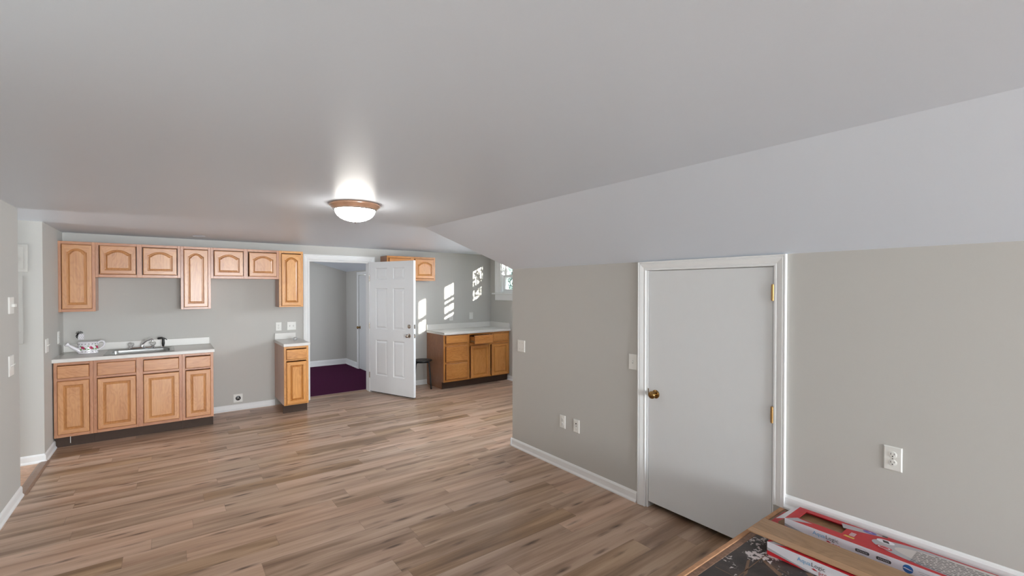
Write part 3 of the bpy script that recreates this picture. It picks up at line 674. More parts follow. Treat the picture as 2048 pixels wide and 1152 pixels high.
# ------------------------------------------------------------------ sink and faucet
def rrect(x0, x1, y0, y1, r, z, n=6):
    pts = []
    for cx_, cy_, a0 in ((x1 - r, y1 - r, 0), (x0 + r, y1 - r, PI / 2), (x0 + r, y0 + r, PI), (x1 - r, y0 + r, 1.5 * PI)):
        for k in range(n + 1):
            a = a0 + PI / 2 * k / n; pts.append((cx_ + r * math.cos(a), cy_ + r * math.sin(a), z))
    return pts
sk = thing('kitchen_sink', 'single-bowl stainless steel sink set into the grey countertop', 'sink', (-0.243, 6.69, 0.914))
sx0, sx1, sy0, sy1 = -0.305, 0.303, -0.270, 0.270
mb = MB(); fl = 0.0
rings = [rrect(sx0, sx1, sy0, sy1, 0.02, 0.0006), rrect(sx0 + 0.003, sx1 - 0.003, sy0 + 0.003, sy1 - 0.003, 0.02, 0.005), rrect(sx0 + 0.012, sx1 - 0.012, sy0 + 0.012, sy1 - 0.012, 0.02, 0.005),
         rrect(sx0 + 0.016, sx1 - 0.016, sy0 + 0.016, sy1 - 0.016, 0.02, 0.003), rrect(-0.262, 0.262, -0.236, 0.150, 0.06, 0.003), rrect(-0.256, 0.256, -0.230, 0.144, 0.06, -0.002),
         rrect(-0.246, 0.246, -0.220, 0.134, 0.065, -0.150), rrect(-0.225, 0.225, -0.20, 0.115, 0.06, -0.165), rrect(-0.03, 0.03, -0.07, -0.01, 0.029, -0.168)]
mb.loft(rings, 0, False, True); b_ = mb.build('bowl', STEEL, sk, smooth=True)
MB().lathe([(0.040, -0.1665), (0.038, -0.1655), (0.030, -0.1675), (0.0005, -0.1675)], (0, -0.04, 0), 24).build('drain', CHROME, sk, smooth=True)
fc = thing('faucet', 'chrome two-handle faucet with clear knobs on the sink deck', 'faucet', (-0.243, 6.895, 0.9185))
mb = MB(); mb.loft([rrect(-0.125, 0.125, -0.028, 0.028, 0.027, 0.0), rrect(-0.125, 0.125, -0.028, 0.028, 0.027, 0.008), rrect(-0.115, 0.115, -0.020, 0.020, 0.019, 0.016)])
mb.build('deck_plate', CHROME, fc, smooth=True)
mb = MB().lathe([(0.018, 0.014), (0.018, 0.034), (0.015, 0.050), (0.006, 0.056)], (0, 0, 0), 20)
mb.build('spout_body', CHROME, fc, smooth=True)
tip = Vector((0.085, -0.15, 0.115))
mb = MB().tube([(0, 0, 0.044), (0.012, -0.02, 0.064), tip * 0.55 + Vector((0, 0, 0.033)), tip, tip + Vector((0.010, -0.018, 0.002)), tip + Vector((0.013, -0.024, -0.010)), tip + Vector((0.013, -0.024, -0.026))], [0.012, 0.012, 0.010, 0.0095, 0.0105, 0.012, 0.0115], 14)
mb.build('spout', CHROME, fc, smooth=True)
for s_ in (-1, 1):
    MB().lathe([(0.020, 0.014), (0.016, 0.024), (0.012, 0.030)], (s_ * 0.10, 0, 0), 20).build('handle_base', CHROME, fc, smooth=True)
    mb = MB(); n = 24; prof = [(0.014, 0.030), (0.024, 0.038), (0.028, 0.052), (0.026, 0.066), (0.018, 0.070), (0.0005, 0.068)]; rings = []
    for r, h in prof: rings.append([(s_ * 0.10 + r * (1 + 0.05 * math.cos(8 * 2 * PI * k / n)) * math.cos(2 * PI * k / n), r * (1 + 0.05 * math.cos(8 * 2 * PI * k / n)) * math.sin(2 * PI * k / n), h) for k in range(n)])
    mb.loft(rings); mb.build('clear_handle', CLEAR, fc, smooth=True)
sp = thing('sink_sprayer', 'black side sprayer standing right of the faucet', 'sprayer', (-0.045, 6.90, 0.9185))
MB().lathe([(0.021, 0), (0.021, 0.005), (0.014, 0.012), (0.012, 0.014)], (0, 0, 0), 20).build('collar', CHROME, sp, smooth=True)
MB().lathe([(0.011, 0.0142), (0.016, 0.045), (0.013, 0.085), (0.014, 0.104), (0.010, 0.112), (0.0005, 0.113)], (0, 0, 0), 18).build('handle', BLACK, sp, smooth=True)
MB().tube([(0.004, 0.0, 0.106), (-0.018, -0.012, 0.112), (-0.044, -0.026, 0.110), (-0.052, -0.030, 0.104)], [0.010, 0.012, 0.013, 0.010], 12).build('spray_head', BLACK, sp, smooth=True)
MB().tube([(0.010, 0, 0.104), (0.024, 0.004, 0.098), (0.036, 0.008, 0.084)], [0.007, 0.006, 0.004], 8).build('trigger', BLACK, sp, smooth=True)

# ------------------------------------------------------------------ things on the counters
wc = thing('watering_can', 'white ceramic watering can with roses and black dots, on the counter', 'watering can', (-0.70, 6.78, 0.9145), math.radians(0))
R_ = 0.085; CA, SA = 1.0, 0.72
def oval(r, z, n=40): return [(r * CA * math.cos(2 * PI * k / n), r * SA * math.sin(2 * PI * k / n), z) for k in range(n)]
mb = MB().loft([oval(0.078, 0.0), oval(0.086, 0.003), oval(0.084, 0.012), oval(0.081, 0.06), oval(0.080, 0.105), oval(0.083, 0.118), oval(0.086, 0.121), oval(0.085, 0.124), oval(0.079, 0.122), oval(0.075, 0.105), oval(0.074, 0.02), oval(0.01, 0.018)])
mb.build('body', CERAM, wc, smooth=True)
mb = MB().tube([(-0.060, -0.02, 0.030), (-0.095, -0.03, 0.055), (-0.135, -0.042, 0.090), (-0.152, -0.047, 0.105)], [0.026, 0.018, 0.012, 0.011], 16)
mb.tube([(-0.146, -0.045, 0.099), (-0.158, -0.049, 0.110), (-0.166, -0.051, 0.117)], [0.012, 0.021, 0.022], 16)
mb.build('spout', CERAM, wc, smooth=True)
MB().tube([(0.074, 0.0, 0.035), (0.100, 0.0, 0.045), (0.128, 0.0, 0.070), (0.138, 0.0, 0.100), (0.128, 0.0, 0.122), (0.108, 0.0, 0.128), (0.088, 0.0, 0.118), (0.078, 0, 0.100)], 0.0095, 12).build('handle', CERAM, wc, smooth=True)
def on_body(a, z, r, n=12, sq=1.0):
    """small disc lying on the pot's side at angle a"""
    c_ = Vector((0.0822 * CA * math.cos(a), 0.0822 * SA * math.sin(a), z)); nr = Vector((math.cos(a) / CA, math.sin(a) / SA, 0)).normalized()
    u = Vector((-nr.y, nr.x, 0)); w_ = Vector((0, 0, 1)); c_ = c_ + nr * 0.0022
    return [tuple(c_ + u * (r * math.cos(2 * PI * k / n)) + w_ * (r * sq * math.sin(2 * PI * k / n))) for k in range(n)], tuple(c_ + nr * 0.001)
mb = MB()
def disc(mb, a, z, r, mi, sq=1.0):
    ring, c_ = on_body(a, z, r, 12, sq); n = len(ring); mb.add(ring + [c_], [(k, (k + 1) % n, n) for k in range(n)], mi)
for k in range(18):
    a = 2 * PI * k / 18
    disc(mb, a, 0.022, 0.0042, 0); disc(mb, a, 0.104, 0.0042, 0)
for a in (-2.05, -1.25, -0.45, 0.7, 1.6, 2.6):
    disc(mb, a, 0.068, 0.014, 1); disc(mb, a + 0.16, 0.058, 0.010, 1, 1.3); disc(mb, a - 0.20, 0.082, 0.009, 2, 0.6); disc(mb, a - 0.18, 0.046, 0.011, 2, 0.7); disc(mb, a + 0.30, 0.052, 0.008, 2, 1.2)
mb.build('painted_pattern', [DOTS, ROSE, LEAFG], wc)
# small dotted ornament on the wall
an = thing('wall_ornament', 'tiny white black-dotted ornament with black bow hanging above the watering can', 'ornament', (-0.782, YB - 0.001, 1.04))
mb = MB().box(-0.024, 0.024, -0.020, 0.0, 0.005, 0.072); mb.build('dotted_box', CERAM, an, bevel=0.004)
mb = MB()
for i in range(3):
    for j in range(4):
        x = -0.015 + i * 0.015 + (0.004 if j % 2 else 0); z = 0.015 + j * 0.016
        mb.lathe([(0.0028, -0.0204), (0.0028, -0.0212)], (x, 0, z), 8, 'y')
mb.build('dots', DOTS, an)
mb = MB()
for k in range(5):
    a = k / 5.0; mb.tube([(-0.026, -0.010, 0.020 + 0.055 * a), (-0.036 - 0.006 * math.sin(6 * a), -0.016, 0.030 + 0.060 * a), (-0.018, -0.022, 0.070 + 0.02 * a)], [0.002, 0.0035, 0.002], 6)
for k in range(6):
    a = k / 5.0 * PI; mb.tube([(-0.012, -0.012, 0.078), (-0.012 + 0.030 * math.cos(a), -0.014, 0.082 + 0.022 * math.sin(a)), (-0.012 + 0.026 * math.cos(a + 0.5), -0.020, 0.078 + 0.018 * math.sin(a + 0.5))], [0.002, 0.003, 0.0015], 6)
mb.build('bow', DOTS, an, smooth=True)
tg = thing('paper_tag', 'flat white paper tag lying in the back left corner of the grey counter', 'tag', (-0.845, 6.93, 0.9146), math.radians(-8))
MB().box(-0.06, 0.05, -0.04, 0.035, 0, 0.003).build('card', PLASTIC, tg, bevel=0.001)
MB().box(-0.02, 0.04, -0.025, 0.02, 0.0032, 0.0048).build('sticker', LAM, tg)
kn = thing('tap_knob', 'spare clear and chrome tap handle lying on the tiny countertop', 'tap handle', (1.375, 6.70, 0.9145), 0.5)
MB().lathe([(0.0005, -0.03), (0.018, -0.03), (0.026, -0.018), (0.024, 0.0), (0.014, 0.010), (0.0005, 0.010)], (-0.004, 0, 0.0262), 18, 'y').build('clear_knob', CLEAR, kn, smooth=True)
MB().tube([(0.0, 0.012, 0.024), (0.012, 0.030, 0.020), (0.030, 0.040, 0.012)], [0.010, 0.008, 0.011], 12).build('chrome_stem', CHROME, kn, smooth=True)

# ------------------------------------------------------------------ stool
st = thing('stool', 'round black metal stool between the open door and the amber cabinets', 'stool', (3.318, 6.800, 0.0), 0)
def ringpts(r, z, n=40): return [(r * math.cos(2 * PI * k / n), r * math.sin(2 * PI * k / n), z) for k in range(n)]
mb = MB().loft([ringpts(0.140, 0.437), ringpts(0.152, 0.438), ringpts(0.157, 0.445), ringpts(0.156, 0.453), ringpts(0.150, 0.458), ringpts(0.13, 0.459), ringpts(0.01, 0.459)])
for k in range(24):
    a = 2 * PI * k / 24; r = 0.10 if k % 2 else 0.062; mb.lathe([(0.007, 0.4592), (0.007, 0.4606)], (r * math.cos(a), r * math.sin(a), 0), 8, mi=1)
mb.build('seat', [BLACK, BLACKM], st, smooth=True)
for k in range(4):
    a = math.radians(-70 + 90 * k); c_, s_ = math.cos(a), math.sin(a)
    MB().tube([(0.03 * c_, 0.03 * s_, 0.425), (0.105 * c_, 0.105 * s_, 0.427), (0.138 * c_, 0.138 * s_, 0.418), (0.150 * c_, 0.150 * s_, 0.390), (0.172 * c_, 0.172 * s_, 0.2), (0.192 * c_, 0.192 * s_, 0.006)], 0.0105, 12).build('leg', BLACKM, st, smooth=True)
    MB().lathe([(0.013, 0.0005), (0.013, 0.022)], (0.191 * c_, 0.191 * s_, 0), 14).build('rubber_foot', BLACK, st, smooth=True)
MB().lathe([(0.120, 0.418), (0.120, 0.424), (0.110, 0.424)], (0, 0, 0), 32).build('leg_ring', BLACKM, st, smooth=True)

# ------------------------------------------------------------------ switch and outlet plates
PG = 'white switch and outlet plates'
def plate(name, label, cat, loc, face, w, h, kind, gang=1):
    """face: '-y', '+x' or '-x' = the way the plate looks. Built looking along -y."""
    rz = {'-y': 0, '+x': PI / 2, '-x': -PI / 2}[face]
    t = thing(name, label, cat, loc, rz, PG)
    mb = MB().loft([[(-w / 2, 0, -h / 2), (w / 2, 0, -h / 2), (w / 2, 0, h / 2), (-w / 2, 0, h / 2)], [(-w / 2, -0.003, -h / 2), (w / 2, -0.003, -h / 2), (w / 2, -0.003, h / 2), (-w / 2, -0.003, h / 2)],
                    [(-w / 2 + 0.004, -0.006, -h / 2 + 0.004), (w / 2 - 0.004, -0.006, -h / 2 + 0.004), (w / 2 - 0.004, -0.006, h / 2 - 0.004), (-w / 2 + 0.004, -0.006, h / 2 - 0.004)]])
    mb.build('cover_plate', PLASTIC, t)
    xs = [0] if gang == 1 else [-0.023, 0.023]
    for x in xs:
        if kind == 'outlet':
            for z in (0.0195, -0.0195):
                rc = MB().lathe([(0.0165, -0.0061), (0.0165, -0.0075), (0.0145, -0.0082), (0.0005, -0.0082)], (x, 0, z), 24, 'y').build('receptacle', PLASTIC, t, smooth=True)
                mb = MB(); mb.box(x - 0.0075, x - 0.0055, -0.0086, -0.0083, z - 0.001, z + 0.008); mb.box(x + 0.0055, x + 0.0075, -0.0086, -0.0083, z - 0.001, z + 0.008)
                mb.lathe([(0.0028, -0.0083), (0.0028, -0.0087)], (x, 0, z - 0.0075), 10, 'y'); mb.build('slots', SLOT, rc)
            MB().lathe([(0.003, -0.0061), (0.0025, -0.0072), (0.0004, -0.0074)], (x, 0, 0), 10, 'y').build('screw', NICKEL, t)
        elif kind == 'toggle':
            MB().box(x - 0.005, x + 0.005, -0.0066, -0.0061, -0.012, 0.012).build('toggle_slot', LAM, t)
            MB().prism([(-0.0065, -0.004), (-0.0065, 0.005), (-0.019, 0.011), (-0.020, 0.006)], 'x', x - 0.0035, x + 0.0035).build('toggle', PLASTIC, t)
        elif kind == 'blank':
            MB().lathe([(0.0028, -0.0061), (0.0004, -0.0072)], (x, 0, h * 0.25), 10, 'y').build('screw', NICKEL, t)
            MB().lathe([(0.0028, -0.0061), (0.0004, -0.0072)], (x, 0, -h * 0.25), 10, 'y').build('screw', NICKEL, t)
        elif kind == 'rocker':
            MB().prism([(-0.0061, -0.033), (-0.0061, 0.033), (-0.009, 0.033), (-0.0075, 0.0), (-0.0115, -0.033)], 'x', x - 0.0165, x + 0.0165).build('rocker', PLASTIC, t)
        elif kind == 'jack':
            for z, r in ((0.022, 0.006), (0.0, 0.004), (-0.030, 0.0025)):
                MB().lathe([(r, -0.0061), (r, -0.010 if r > 0.005 else -0.007), (0.0004, -0.010 if r > 0.005 else -0.007)], (x, 0, z), 14, 'y').build('jack', SLOT if r > 0.003 else NICKEL, t)
        elif kind == 'range':
            MB().lathe([(0.030, -0.0061), (0.030, -0.010), (0.026, -0.012), (0.0005, -0.012)], (x, 0, 0), 28, 'y').build('receptacle', BLACK, t, smooth=True)
            mb = MB()
            for q in range(3):
                a = PI / 2 + q * 2 * PI / 3; mb.box(x + 0.011 * math.cos(a) - 0.002, x + 0.011 * math.cos(a) + 0.002, -0.0125, -0.0121, 0.011 * math.sin(a) - 0.005, 0.011 * math.sin(a) + 0.005)
            mb.build('slots', NICKEL, t)
    return t
W0 = YB - 0.0005
plate('outlet', 'white outlet on the kitchen wall above the tiny countertop', 'outlet', (1.235, W0, 1.092), '-y', 0.074, 0.118, 'outlet')
plate('light_switch', 'white double toggle switch left of the doorway casing', 'switch', (1.401, W0, 1.094), '-y', 0.117, 0.118, 'toggle', 2)
plate('range_outlet', 'white square plate with round black range outlet near the floor', 'outlet', (0.742, W0, 0.160), '-y', 0.105, 0.108, 'range')
plate('outlet', 'white outlet above the white countertop, left of the rocker switch', 'outlet', (3.985, W0, 1.116), '-y', 0.076, 0.118, 'outlet')
plate('light_switch', 'white rocker switch on the kitchen wall near the window corner', 'switch', (4.400, W0, 1.127), '-y', 0.082, 0.120, 'rocker')
XR0 = XR - 0.0005
plate('light_switch', 'white two-gang plate near the free end of the knee wall', 'switch', (XR0, 3.580, 1.046), '-x', 0.115, 0.116, 'blank', 2)
plate('light_switch', 'white toggle switch beside the short white door', 'switch', (XR0, 2.203, 1.063), '-x', 0.078, 0.118, 'toggle')
plate('outlet', 'white outlet low on the knee wall, left one of the pair', 'outlet', (XR0, 2.980, 0.424), '-x', 0.072, 0.116, 'outlet')
plate('jack_plate', 'white cable jack plate low on the knee wall, right one of the pair', 'jack plate', (XR0, 2.805, 0.425), '-x', 0.070, 0.114, 'jack')
plate('outlet', 'large white outlet above the red floor boxes, right of the short door', 'outlet', (XR0, 0.640, 0.790), '-x', 0.072, 0.118, 'outlet')
XL0 = XL + 0.0005
plate('light_switch', 'white toggle switch on the left wall, lower of the two', 'switch', (XL0, 4.90, 1.055), '+x', 0.125, 0.150, 'toggle', 2)
plate('light_switch', 'white toggle switch on the small wall beside the sink counter', 'switch', (XL0, 6.15, 1.077), '+x', 0.118, 0.130, 'toggle', 2)
plate('outlet', 'white outlet on the small side wall above the left end of the counter', 'outlet', (XL0, 6.735, 1.105), '+x', 0.080, 0.130, 'outlet')
th = thing('thermostat', 'white thermostat on the left wall, above the toggle switch', 'thermostat', (XL0, 4.90, 1.500), PI / 2)
MB().box(-0.060, 0.060, -0.010, 0, -0.062, 0.062).build('back_plate', PLASTIC, th, bevel=0.003)
MB().box(-0.010, 0.050, -0.026, -0.0102, -0.012, 0.010).build('lever_box', PLASTIC, th, bevel=0.002)

# breaker panel and cover strip on the hall wall
bk = thing('breaker_panel', 'grey-white breaker panel high on the hall wall behind the left wall', 'electrical panel', (-1.20, YHALL - 0.0005, 1.776))
mb = MB(); mb.box(-0.18, 0.18, -0.010, 0, 0, 0.254); mb.build('frame', METALP, bk, bevel=0.004)
MB().box(-0.15, 0.152, -0.014, -0.0102, 0.024, 0.232).build('panel_door', METALP, bk, bevel=0.002)
MB().box(0.105, 0.122, -0.024, -0.0142, 0.10, 0.13).build('latch', METALP, bk, bevel=0.002)
cv = thing('cover_panel', 'tall flat painted cover panel screwed below the breaker panel', 'wall panel', (-1.16, YHALL - 0.0005, 1.116))
MB().box(-0.12, 0.105, -0.008, 0, 0, 0.625).build('board', WALL, cv, bevel=0.002)
for z in (0.12, 0.47): MB().lathe([(0.006, -0.0081), (0.004, -0.011), (0.0004, -0.0115)], (0.085, 0, z), 12, 'y').build('screw', METALP, cv, smooth=True)

# ------------------------------------------------------------------ ceiling lamp and patch on the ceiling
lp = thing('ceiling_light', 'flush ceiling light with copper-brown ring and glowing frosted dome', 'ceiling light', (1.110, 3.385, ZC - 0.0005))
MB().lathe([(0.150, 0), (0.176, -0.001), (0.182, -0.008), (0.181, -0.014), (0.172, -0.019), (0.168, -0.026), (0.160, -0.031), (0.152, -0.040), (0.147, -0.043), (0.140, -0.041), (0.138, -0.030)], (0, 0, 0), 64).build('ring', COPPER, lp, smooth=True)
MB().lathe([(0.1535, -0.0385), (0.1555, -0.043), (0.1515, -0.047), (0.1435, -0.047), (0.1425, -0.0435)], (0, 0, 0), 64, cap0=False, cap1=False).build('lower_trim', CHROME, lp, smooth=True)
pr = [(0.142, -0.0445)] + [(0.141 * math.cos(a), -0.046 - 0.082 * math.sin(a)) for a in [PI / 2 * k / 14 for k in range(14)]] + [(0.002, -0.128)]
MB().lathe(pr, (0, 0, 0), 64).build('glass_dome', DOME, lp, smooth=True)
MB().lathe([(0.010, -0.1282), (0.011, -0.133), (0.005, -0.138), (0.0005, -0.139)], (0, 0, 0), 16).build('finial', NICKEL, lp, smooth=True)
vt = thing('smoke_detector_base', 'faint white mounting ring on the ceiling near the wall cabinets', 'mounting ring', (0.30, 6.55, ZC - 0.0003))
MB().lathe([(0.062, 0), (0.066, -0.003), (0.060, -0.005), (0.056, -0.002)], (0, 0, 0), 36).build('ring', CEIL, vt, smooth=True)

# ------------------------------------------------------------------ raised platform
pf = thing('raised_platform', 'raised wooden platform with dark paint-splattered top along the knee wall', 'platform', (0.9, -1.3, 0))
px, py = 0.9, -1.3; PX1, PY1 = XR - 0.0005 - px, 1.147 - py; PZ = 0.36
mb = MB(); mb.box(0, PX1, 0, PY1 - 0.01, 0.0, PZ - 0.02); mb.build('base', RIMOLD, pf)
MB().box(0, PX1, PY1 - 0.024, PY1, PZ - 0.030, PZ).build('outer_rim', RIMW, pf, bevel=0.003)
MB().box(0, PX1, PY1 - 0.054, PY1 - 0.0245, PZ - 0.0195, PZ - 0.003).build('inner_rim', RIMOLD, pf, bevel=0.002)
mb = MB(); mb.box(0, PX1 - 0.001, 0, PY1 - 0.0545, PZ - 0.0195, PZ - 0.004)
def flat(mb, pts, mi, z=PZ - 0.0036): mb.add([(x - px, y - py, z) for x, y in pts], [tuple(range(len(pts)))], mi)
for yy in (0.980, 0.55, 0.12, -0.31): flat(mb, [(0.92, yy), (XR - 0.01, yy), (XR - 0.01, yy + 0.004), (0.92, yy + 0.004)], 1)
for xx in (2.48, 1.98, 1.48): flat(mb, [(xx, 1.08), (xx, -1.28), (xx + 0.004, -1.28), (xx + 0.004, 1.08)], 1)
flat(mb, [(2.145, 1.015), (2.165, 1.01), (2.05, 0.968), (2.012, 0.968)], 1); flat(mb, [(2.200, 0.970), (2.215, 0.965), (2.165, 0.868), (2.140, 0.872), (2.155, 0.900)], 1)
flat(mb, [(2.205, 0.972), (2.208, 0.970), (2.190, 0.85), (2.186, 0.85)], 1)
flat(mb, [(2.262, 0.815), (2.275, 0.800), (2.23, 0.70), (2.16, 0.70)], 1)
mb.build('splattered_top', [SLAB, SEAM], pf)

# ------------------------------------------------------------------ flooring boxes and the plank on them
def tm(x, y, z, kind):
    """text frame: 'side' reads towards -y on a face looking -x; 'top' lies flat and reads towards -y"""
    if kind == 'side': R = Matrix(((0, 0, -1), (-1, 0, 0), (0, 1, 0)))
    else: R = Matrix(((0, 1, 0), (-1, 0, 0), (0, 0, 1)))
    return Matrix.Translation((x, y, z)) @ R.to_4x4()
def ell(cx_, cy_, ra, rb, n=32, rot=0):
    return [(cx_ + ra * math.cos(2 * PI * k / n) * math.cos(rot) - rb * math.sin(2 * PI * k / n) * math.sin(rot), cy_ + ra * math.cos(2 * PI * k / n) * math.sin(rot) + rb * math.sin(2 * PI * k / n) * math.cos(rot)) for k in range(n)]
BW, BL, BH = 0.196, 1.27, 0.060
def flooring_box(label, loc, rz, opened):
    """local: x 0..BW across, y 0..-BL away from the open end, z 0..BH"""
    t = thing('flooring_box', label, 'cardboard box', loc, rz, 'red and white flooring boxes on the platform')
    th_ = 0.002; mb = MB()
    mb.box(0, BW, -BL, 0, 0, th_, 2)                                  # bottom
    mb.box(0, th_, -BL, 0, th_, BH, 1); mb.box(BW - th_, BW, -BL, 0, th_, BH, 0)   # sides
    mb.box(th_, BW - th_, -BL, -BL + th_, th_, BH, 1)
    # top with the cut-out window
    wx0, wx1, wy0, wy1 = 0.058, 0.160, -0.235, -0.045
    z0, z1 = BH - th_, BH
    mb.box(th_, wx0, -BL, 0, z0, z1, 0); mb.box(wx1, BW - th_, -BL, 0, z0, z1, 0); mb.box(wx0, wx1, wy1, 0, z0, z1, 0); mb.box(wx0, wx1, -BL, wy0, z0, z1, 0)
    e = 0.0004
    # printing on the long white side
    MI = {0: 0, 1: 3, 2: 4, 3: 5, 4: 1}
    def side(pts, mi, k=1): mb.add([(-e * k, y, z) for y, z in pts], [tuple(range(len(pts)))], MI[mi])
    side([(0, 0), (0, 0.020), (-0.13, 0.006), (-0.16, 0)], 0); side([(0, 0.020), (0, 0.034), (-0.10, 0.016), (-0.22, 0.0), (-0.16, 0.0), (-0.13, 0.006)], 1)
    side([(-0.187, 0.022), (-0.197, 0.027), (-0.207, 0.023), (-0.212, 0.020), (-0.198, 0.019)], 0, 2)
    for cy_ in (-0.335, -0.415):
        side([(cy_ + 0.026, 0.028), (cy_ + 0.028, 0.037), (cy_ + 0.024, 0.042), (cy_ - 0.024, 0.042), (cy_ - 0.028, 0.036), (cy_ - 0.025, 0.028)], 2)
        for q in range(7): side([(cy_ + 0.020 - q * 0.006, 0.032), (cy_ + 0.020 - q * 0.006, 0.038), (cy_ + 0.0165 - q * 0.006, 0.038), (cy_ + 0.0165 - q * 0.006, 0.032)], 1, 2)
        for s_ in (1, -1):
            arc = [(cy_ + 0.022 * math.cos(a), 0.035 + s_ * 0.015 * math.sin(a)) for a in [PI * (0.15 + 0.7 * k / 10) for k in range(11)]]
            for q in range(10): side([arc[q], arc[q + 1], (arc[q + 1][0], arc[q + 1][1] + s_ * 0.0012), (arc[q][0], arc[q][1] + s_ * 0.0012)], 1, 1)
    circ = ell(-0.500, 0.036, 0.018, 0.018)
    side(circ, 3); side([(-0.480, 0.036), (-0.490, 0.040), (-0.508, 0.036), (-0.521, 0.034), (-0.506, 0.0325), (-0.490, 0.035)], 4, 2)
    side([(-0.535, 0.041), (-0.535, 0.0425), (-0.585, 0.0425), (-0.585, 0.041)], 1, 1); side([(-0.54, 0.033), (-0.54, 0.035), (-0.60, 0.035), (-0.60, 0.033)], 1, 1)
    text_mesh('lettering', 'Aqua', 0.026, INKLB, t, tm(-e * 2, -0.130, 0.032, 'side'))
    text_mesh('lettering', 'Logic', 0.026, INKD, t, tm(-e * 2, -0.186, 0.032, 'side'))
    text_mesh('lettering', 'pro', 0.024, CARDRED, t, tm(-e * 2, -0.215, 0.010, 'side'))
    # printing on the lid
    MT = {0: 0, 1: 3, 2: 4, 3: 6, 4: 1, 5: 7, 6: 8}
    def top(pts, mi, k=1): mb.add([(x, y, BH + e * k) for x, y in pts], [tuple(range(len(pts)))], MT[mi])
    top([(0.001, -0.004), (0.056, -0.042), (0.050, -0.060), (0.044, -0.115), (0.001, -0.030)], 1)
    top([(0.176, -0.20), (0.128, -0.222), (0.150, -0.30), (0.185, -0.39), (0.194, -0.34), (0.186, -0.28)], 1)
    top(ell(0.176, -0.318, 0.014, 0.028), 3, 2); top([(0.170, -0.308), (0.182, -0.318), (0.172, -0.330), (0.178, -0.318)], 4, 3)
    top([(0.046, -0.245), (0.060, -0.250), (0.055, -0.292), (0.042, -0.288)], 5, 1)
    for q in range(5): top([(0.070 + q * 0.008, -0.262), (0.075 + q * 0.008, -0.262), (0.075 + q * 0.008, -0.284), (0.070 + q * 0.008, -0.284)], 1 if q % 2 else 4, 1)
    big = ell(0.105, -0.62, 0.084, 0.275, 60); top([(max(0.0005, min(x, BW - 0.012)), y) for x, y in big], 1, 2)
    big = ell(0.105, -0.83, 0.083, 0.40, 60); top([(max(0.0006, min(x, BW - 0.010)), y) for x, y in big], 6, 3)
    top([(0.180, -0.365), (0.194, -0.365), (0.194, -0.384), (0.180, -0.388)], 2, 3); top([(0.122, -0.385), (0.146, -0.375), (0.146, -0.398), (0.122, -0.408)], 2, 4)
    top(ell(0.068, -0.40, 0.016, 0.030), 0, 4); top(ell(0.068, -0.40, 0.011, 0.023), 4, 5); top(ell(0.068, -0.40, 0.008, 0.018), 0, 6)
    top(ell(0.135, -0.39, 0.020, 0.034), 4, 3)
    rnd = random.Random(3)
    for row in range(9):
        x = 0.030 + row * 0.0155; y = -0.500 if row < 8 else -0.54
        while y > -1.10:
            l = rnd.uniform(0.010, 0.030); hgt = rnd.uniform(0.0042, 0.0058)
            if row < 8 or y < -0.54: top([(x, y), (x + hgt, y), (x + hgt, y - l), (x, y - l)], 2, 5)
            y -= l + 0.0055
    mb.build('carton', [CARDRED, CARDWHITE, CARDIN, CARDGREY, INKD, INKB, INKV, INKY, OVAL], t)
    # packed plank seen in the window
    pk = MB().box(0.006, BW - 0.006, -BL + 0.02, -0.03, 0.003, 0.040).build('packed_planks', PLANKM, t)
    if opened:
        a = MB(); a.add([(0.001, 0.0, BH), (BW - 0.001, 0.0, BH), (BW - 0.004, 0.040, BH - 0.024), (0.010, 0.046, BH - 0.022), (0.001, 0.0, BH - 0.0015), (BW - 0.001, 0.0, BH - 0.0015), (BW - 0.004, 0.040, BH - 0.0255), (0.010, 0.046, BH - 0.0235)],
                        [(0, 1, 2, 3), (7, 6, 5, 4), (0, 4, 5, 1), (1, 5, 6, 2), (2, 6, 7, 3), (3, 7, 4, 0)]); a.build('top_flap', CARDWHITE, t)
        a = MB(); a.box(0.001, BW - 0.001, 0.0, 0.080, 0.0012, 0.0028); a.build('bottom_flap', CARDRED, t)
        a = MB(); a.prism([(0.0005, 0.0032), (0.0005, BH - 0.004), (0.030, BH - 0.030), (0.034, 0.0032)], 'x', 0.0, 0.0015); a.build('side_flap', CARDIN, t)
    else:
        MB().box(th_, BW - th_, -th_, 0, th_, BH - th_).build('end_panel', CARDRED, t)
    return t
TZ = PZ - 0.0028
flooring_box('open red and white flooring box against the wall, loose end flaps', (2.582, 1.028, TZ), math.radians(0), True)
flooring_box('closed red and white flooring box lying underneath the loose plank', (2.274, 0.982, TZ), math.radians(0), False)
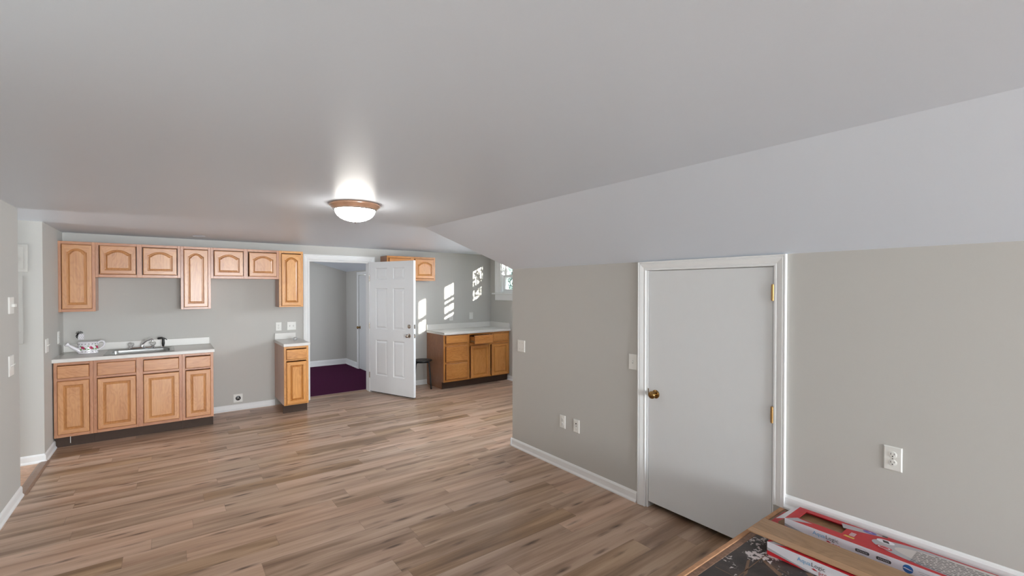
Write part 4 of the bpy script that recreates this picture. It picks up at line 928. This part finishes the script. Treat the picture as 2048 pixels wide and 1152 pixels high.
pl = thing('vinyl_plank', 'loose brown vinyl plank lying on the lower flooring box', 'floor plank', (2.292, 1.082, TZ + BH + 0.004), math.radians(0))
mb = MB(); mb.box(0.044, 0.182, -1.22, 0, 0, 0.006); mb.build('wear_surface', PLANKM, pl, bevel=0.0008)
mb = MB(); mb.box(0, 0.0438, -1.22, 0, 0, 0.006); mb.build('pale_margin', PLANKE, pl, bevel=0.0008)

# ------------------------------------------------------------------ trees outside
def tree(label, loc, rad, hgt, n, seed, size):
    t = thing('tree', label, 'tree', (loc[0], loc[1], -3.1), 0, 'trees outside the dormer window'); rr = random.Random(seed)
    zc = loc[2] + 3.1
    mb = MB().tube([(0, 0, 0), (0.05, 0.02, zc * 0.5), (0, 0, zc)], [0.14, 0.10, 0.04], 10)
    for k in range(14):
        a = rr.uniform(0, 2 * PI); z = rr.uniform(zc * 0.55, zc); e = Vector((math.cos(a) * rad[0] * 0.8, math.sin(a) * rad[1] * 0.8, z + rr.uniform(0, hgt * 0.6)))
        mb.tube([(0, 0, z - 0.1), tuple(e * 0.5 + Vector((0, 0, z * 0.5))), tuple(e)], [0.035, 0.02, 0.008], 6)
    mb.build('trunk', BARK, t)
    mb = MB()
    for k in range(n):
        u = Vector((rr.gauss(0, 1), rr.gauss(0, 1), rr.gauss(0, 1))).normalized() * (rr.random() ** 0.5)
        c_ = Vector((u.x * rad[0], u.y * rad[1], zc + u.z * hgt)); a = Vector((rr.gauss(0, 1), rr.gauss(0, 1), rr.gauss(0, 1))).normalized() * size; b = a.cross(Vector((rr.gauss(0, 1), rr.gauss(0, 1), rr.gauss(0, 1)))).normalized() * size * 0.45
        mb.add([c_ - a, c_ + b, c_ + a, c_ - b], [(0, 1, 2, 3)])
    mb.build('foliage', LEAF, t)
tree('blue-green tree glimpsed through the lower window pane', (9.5, 13.2, 1.2), (2.0, 2.0), 1.5, 2600, 5, 0.11)
tree('small bare-looking tree close outside the dormer, dappling the sunlight', (5.62, 5.02, 2.15), (0.42, 0.42), 0.42, 420, 11, 0.045)
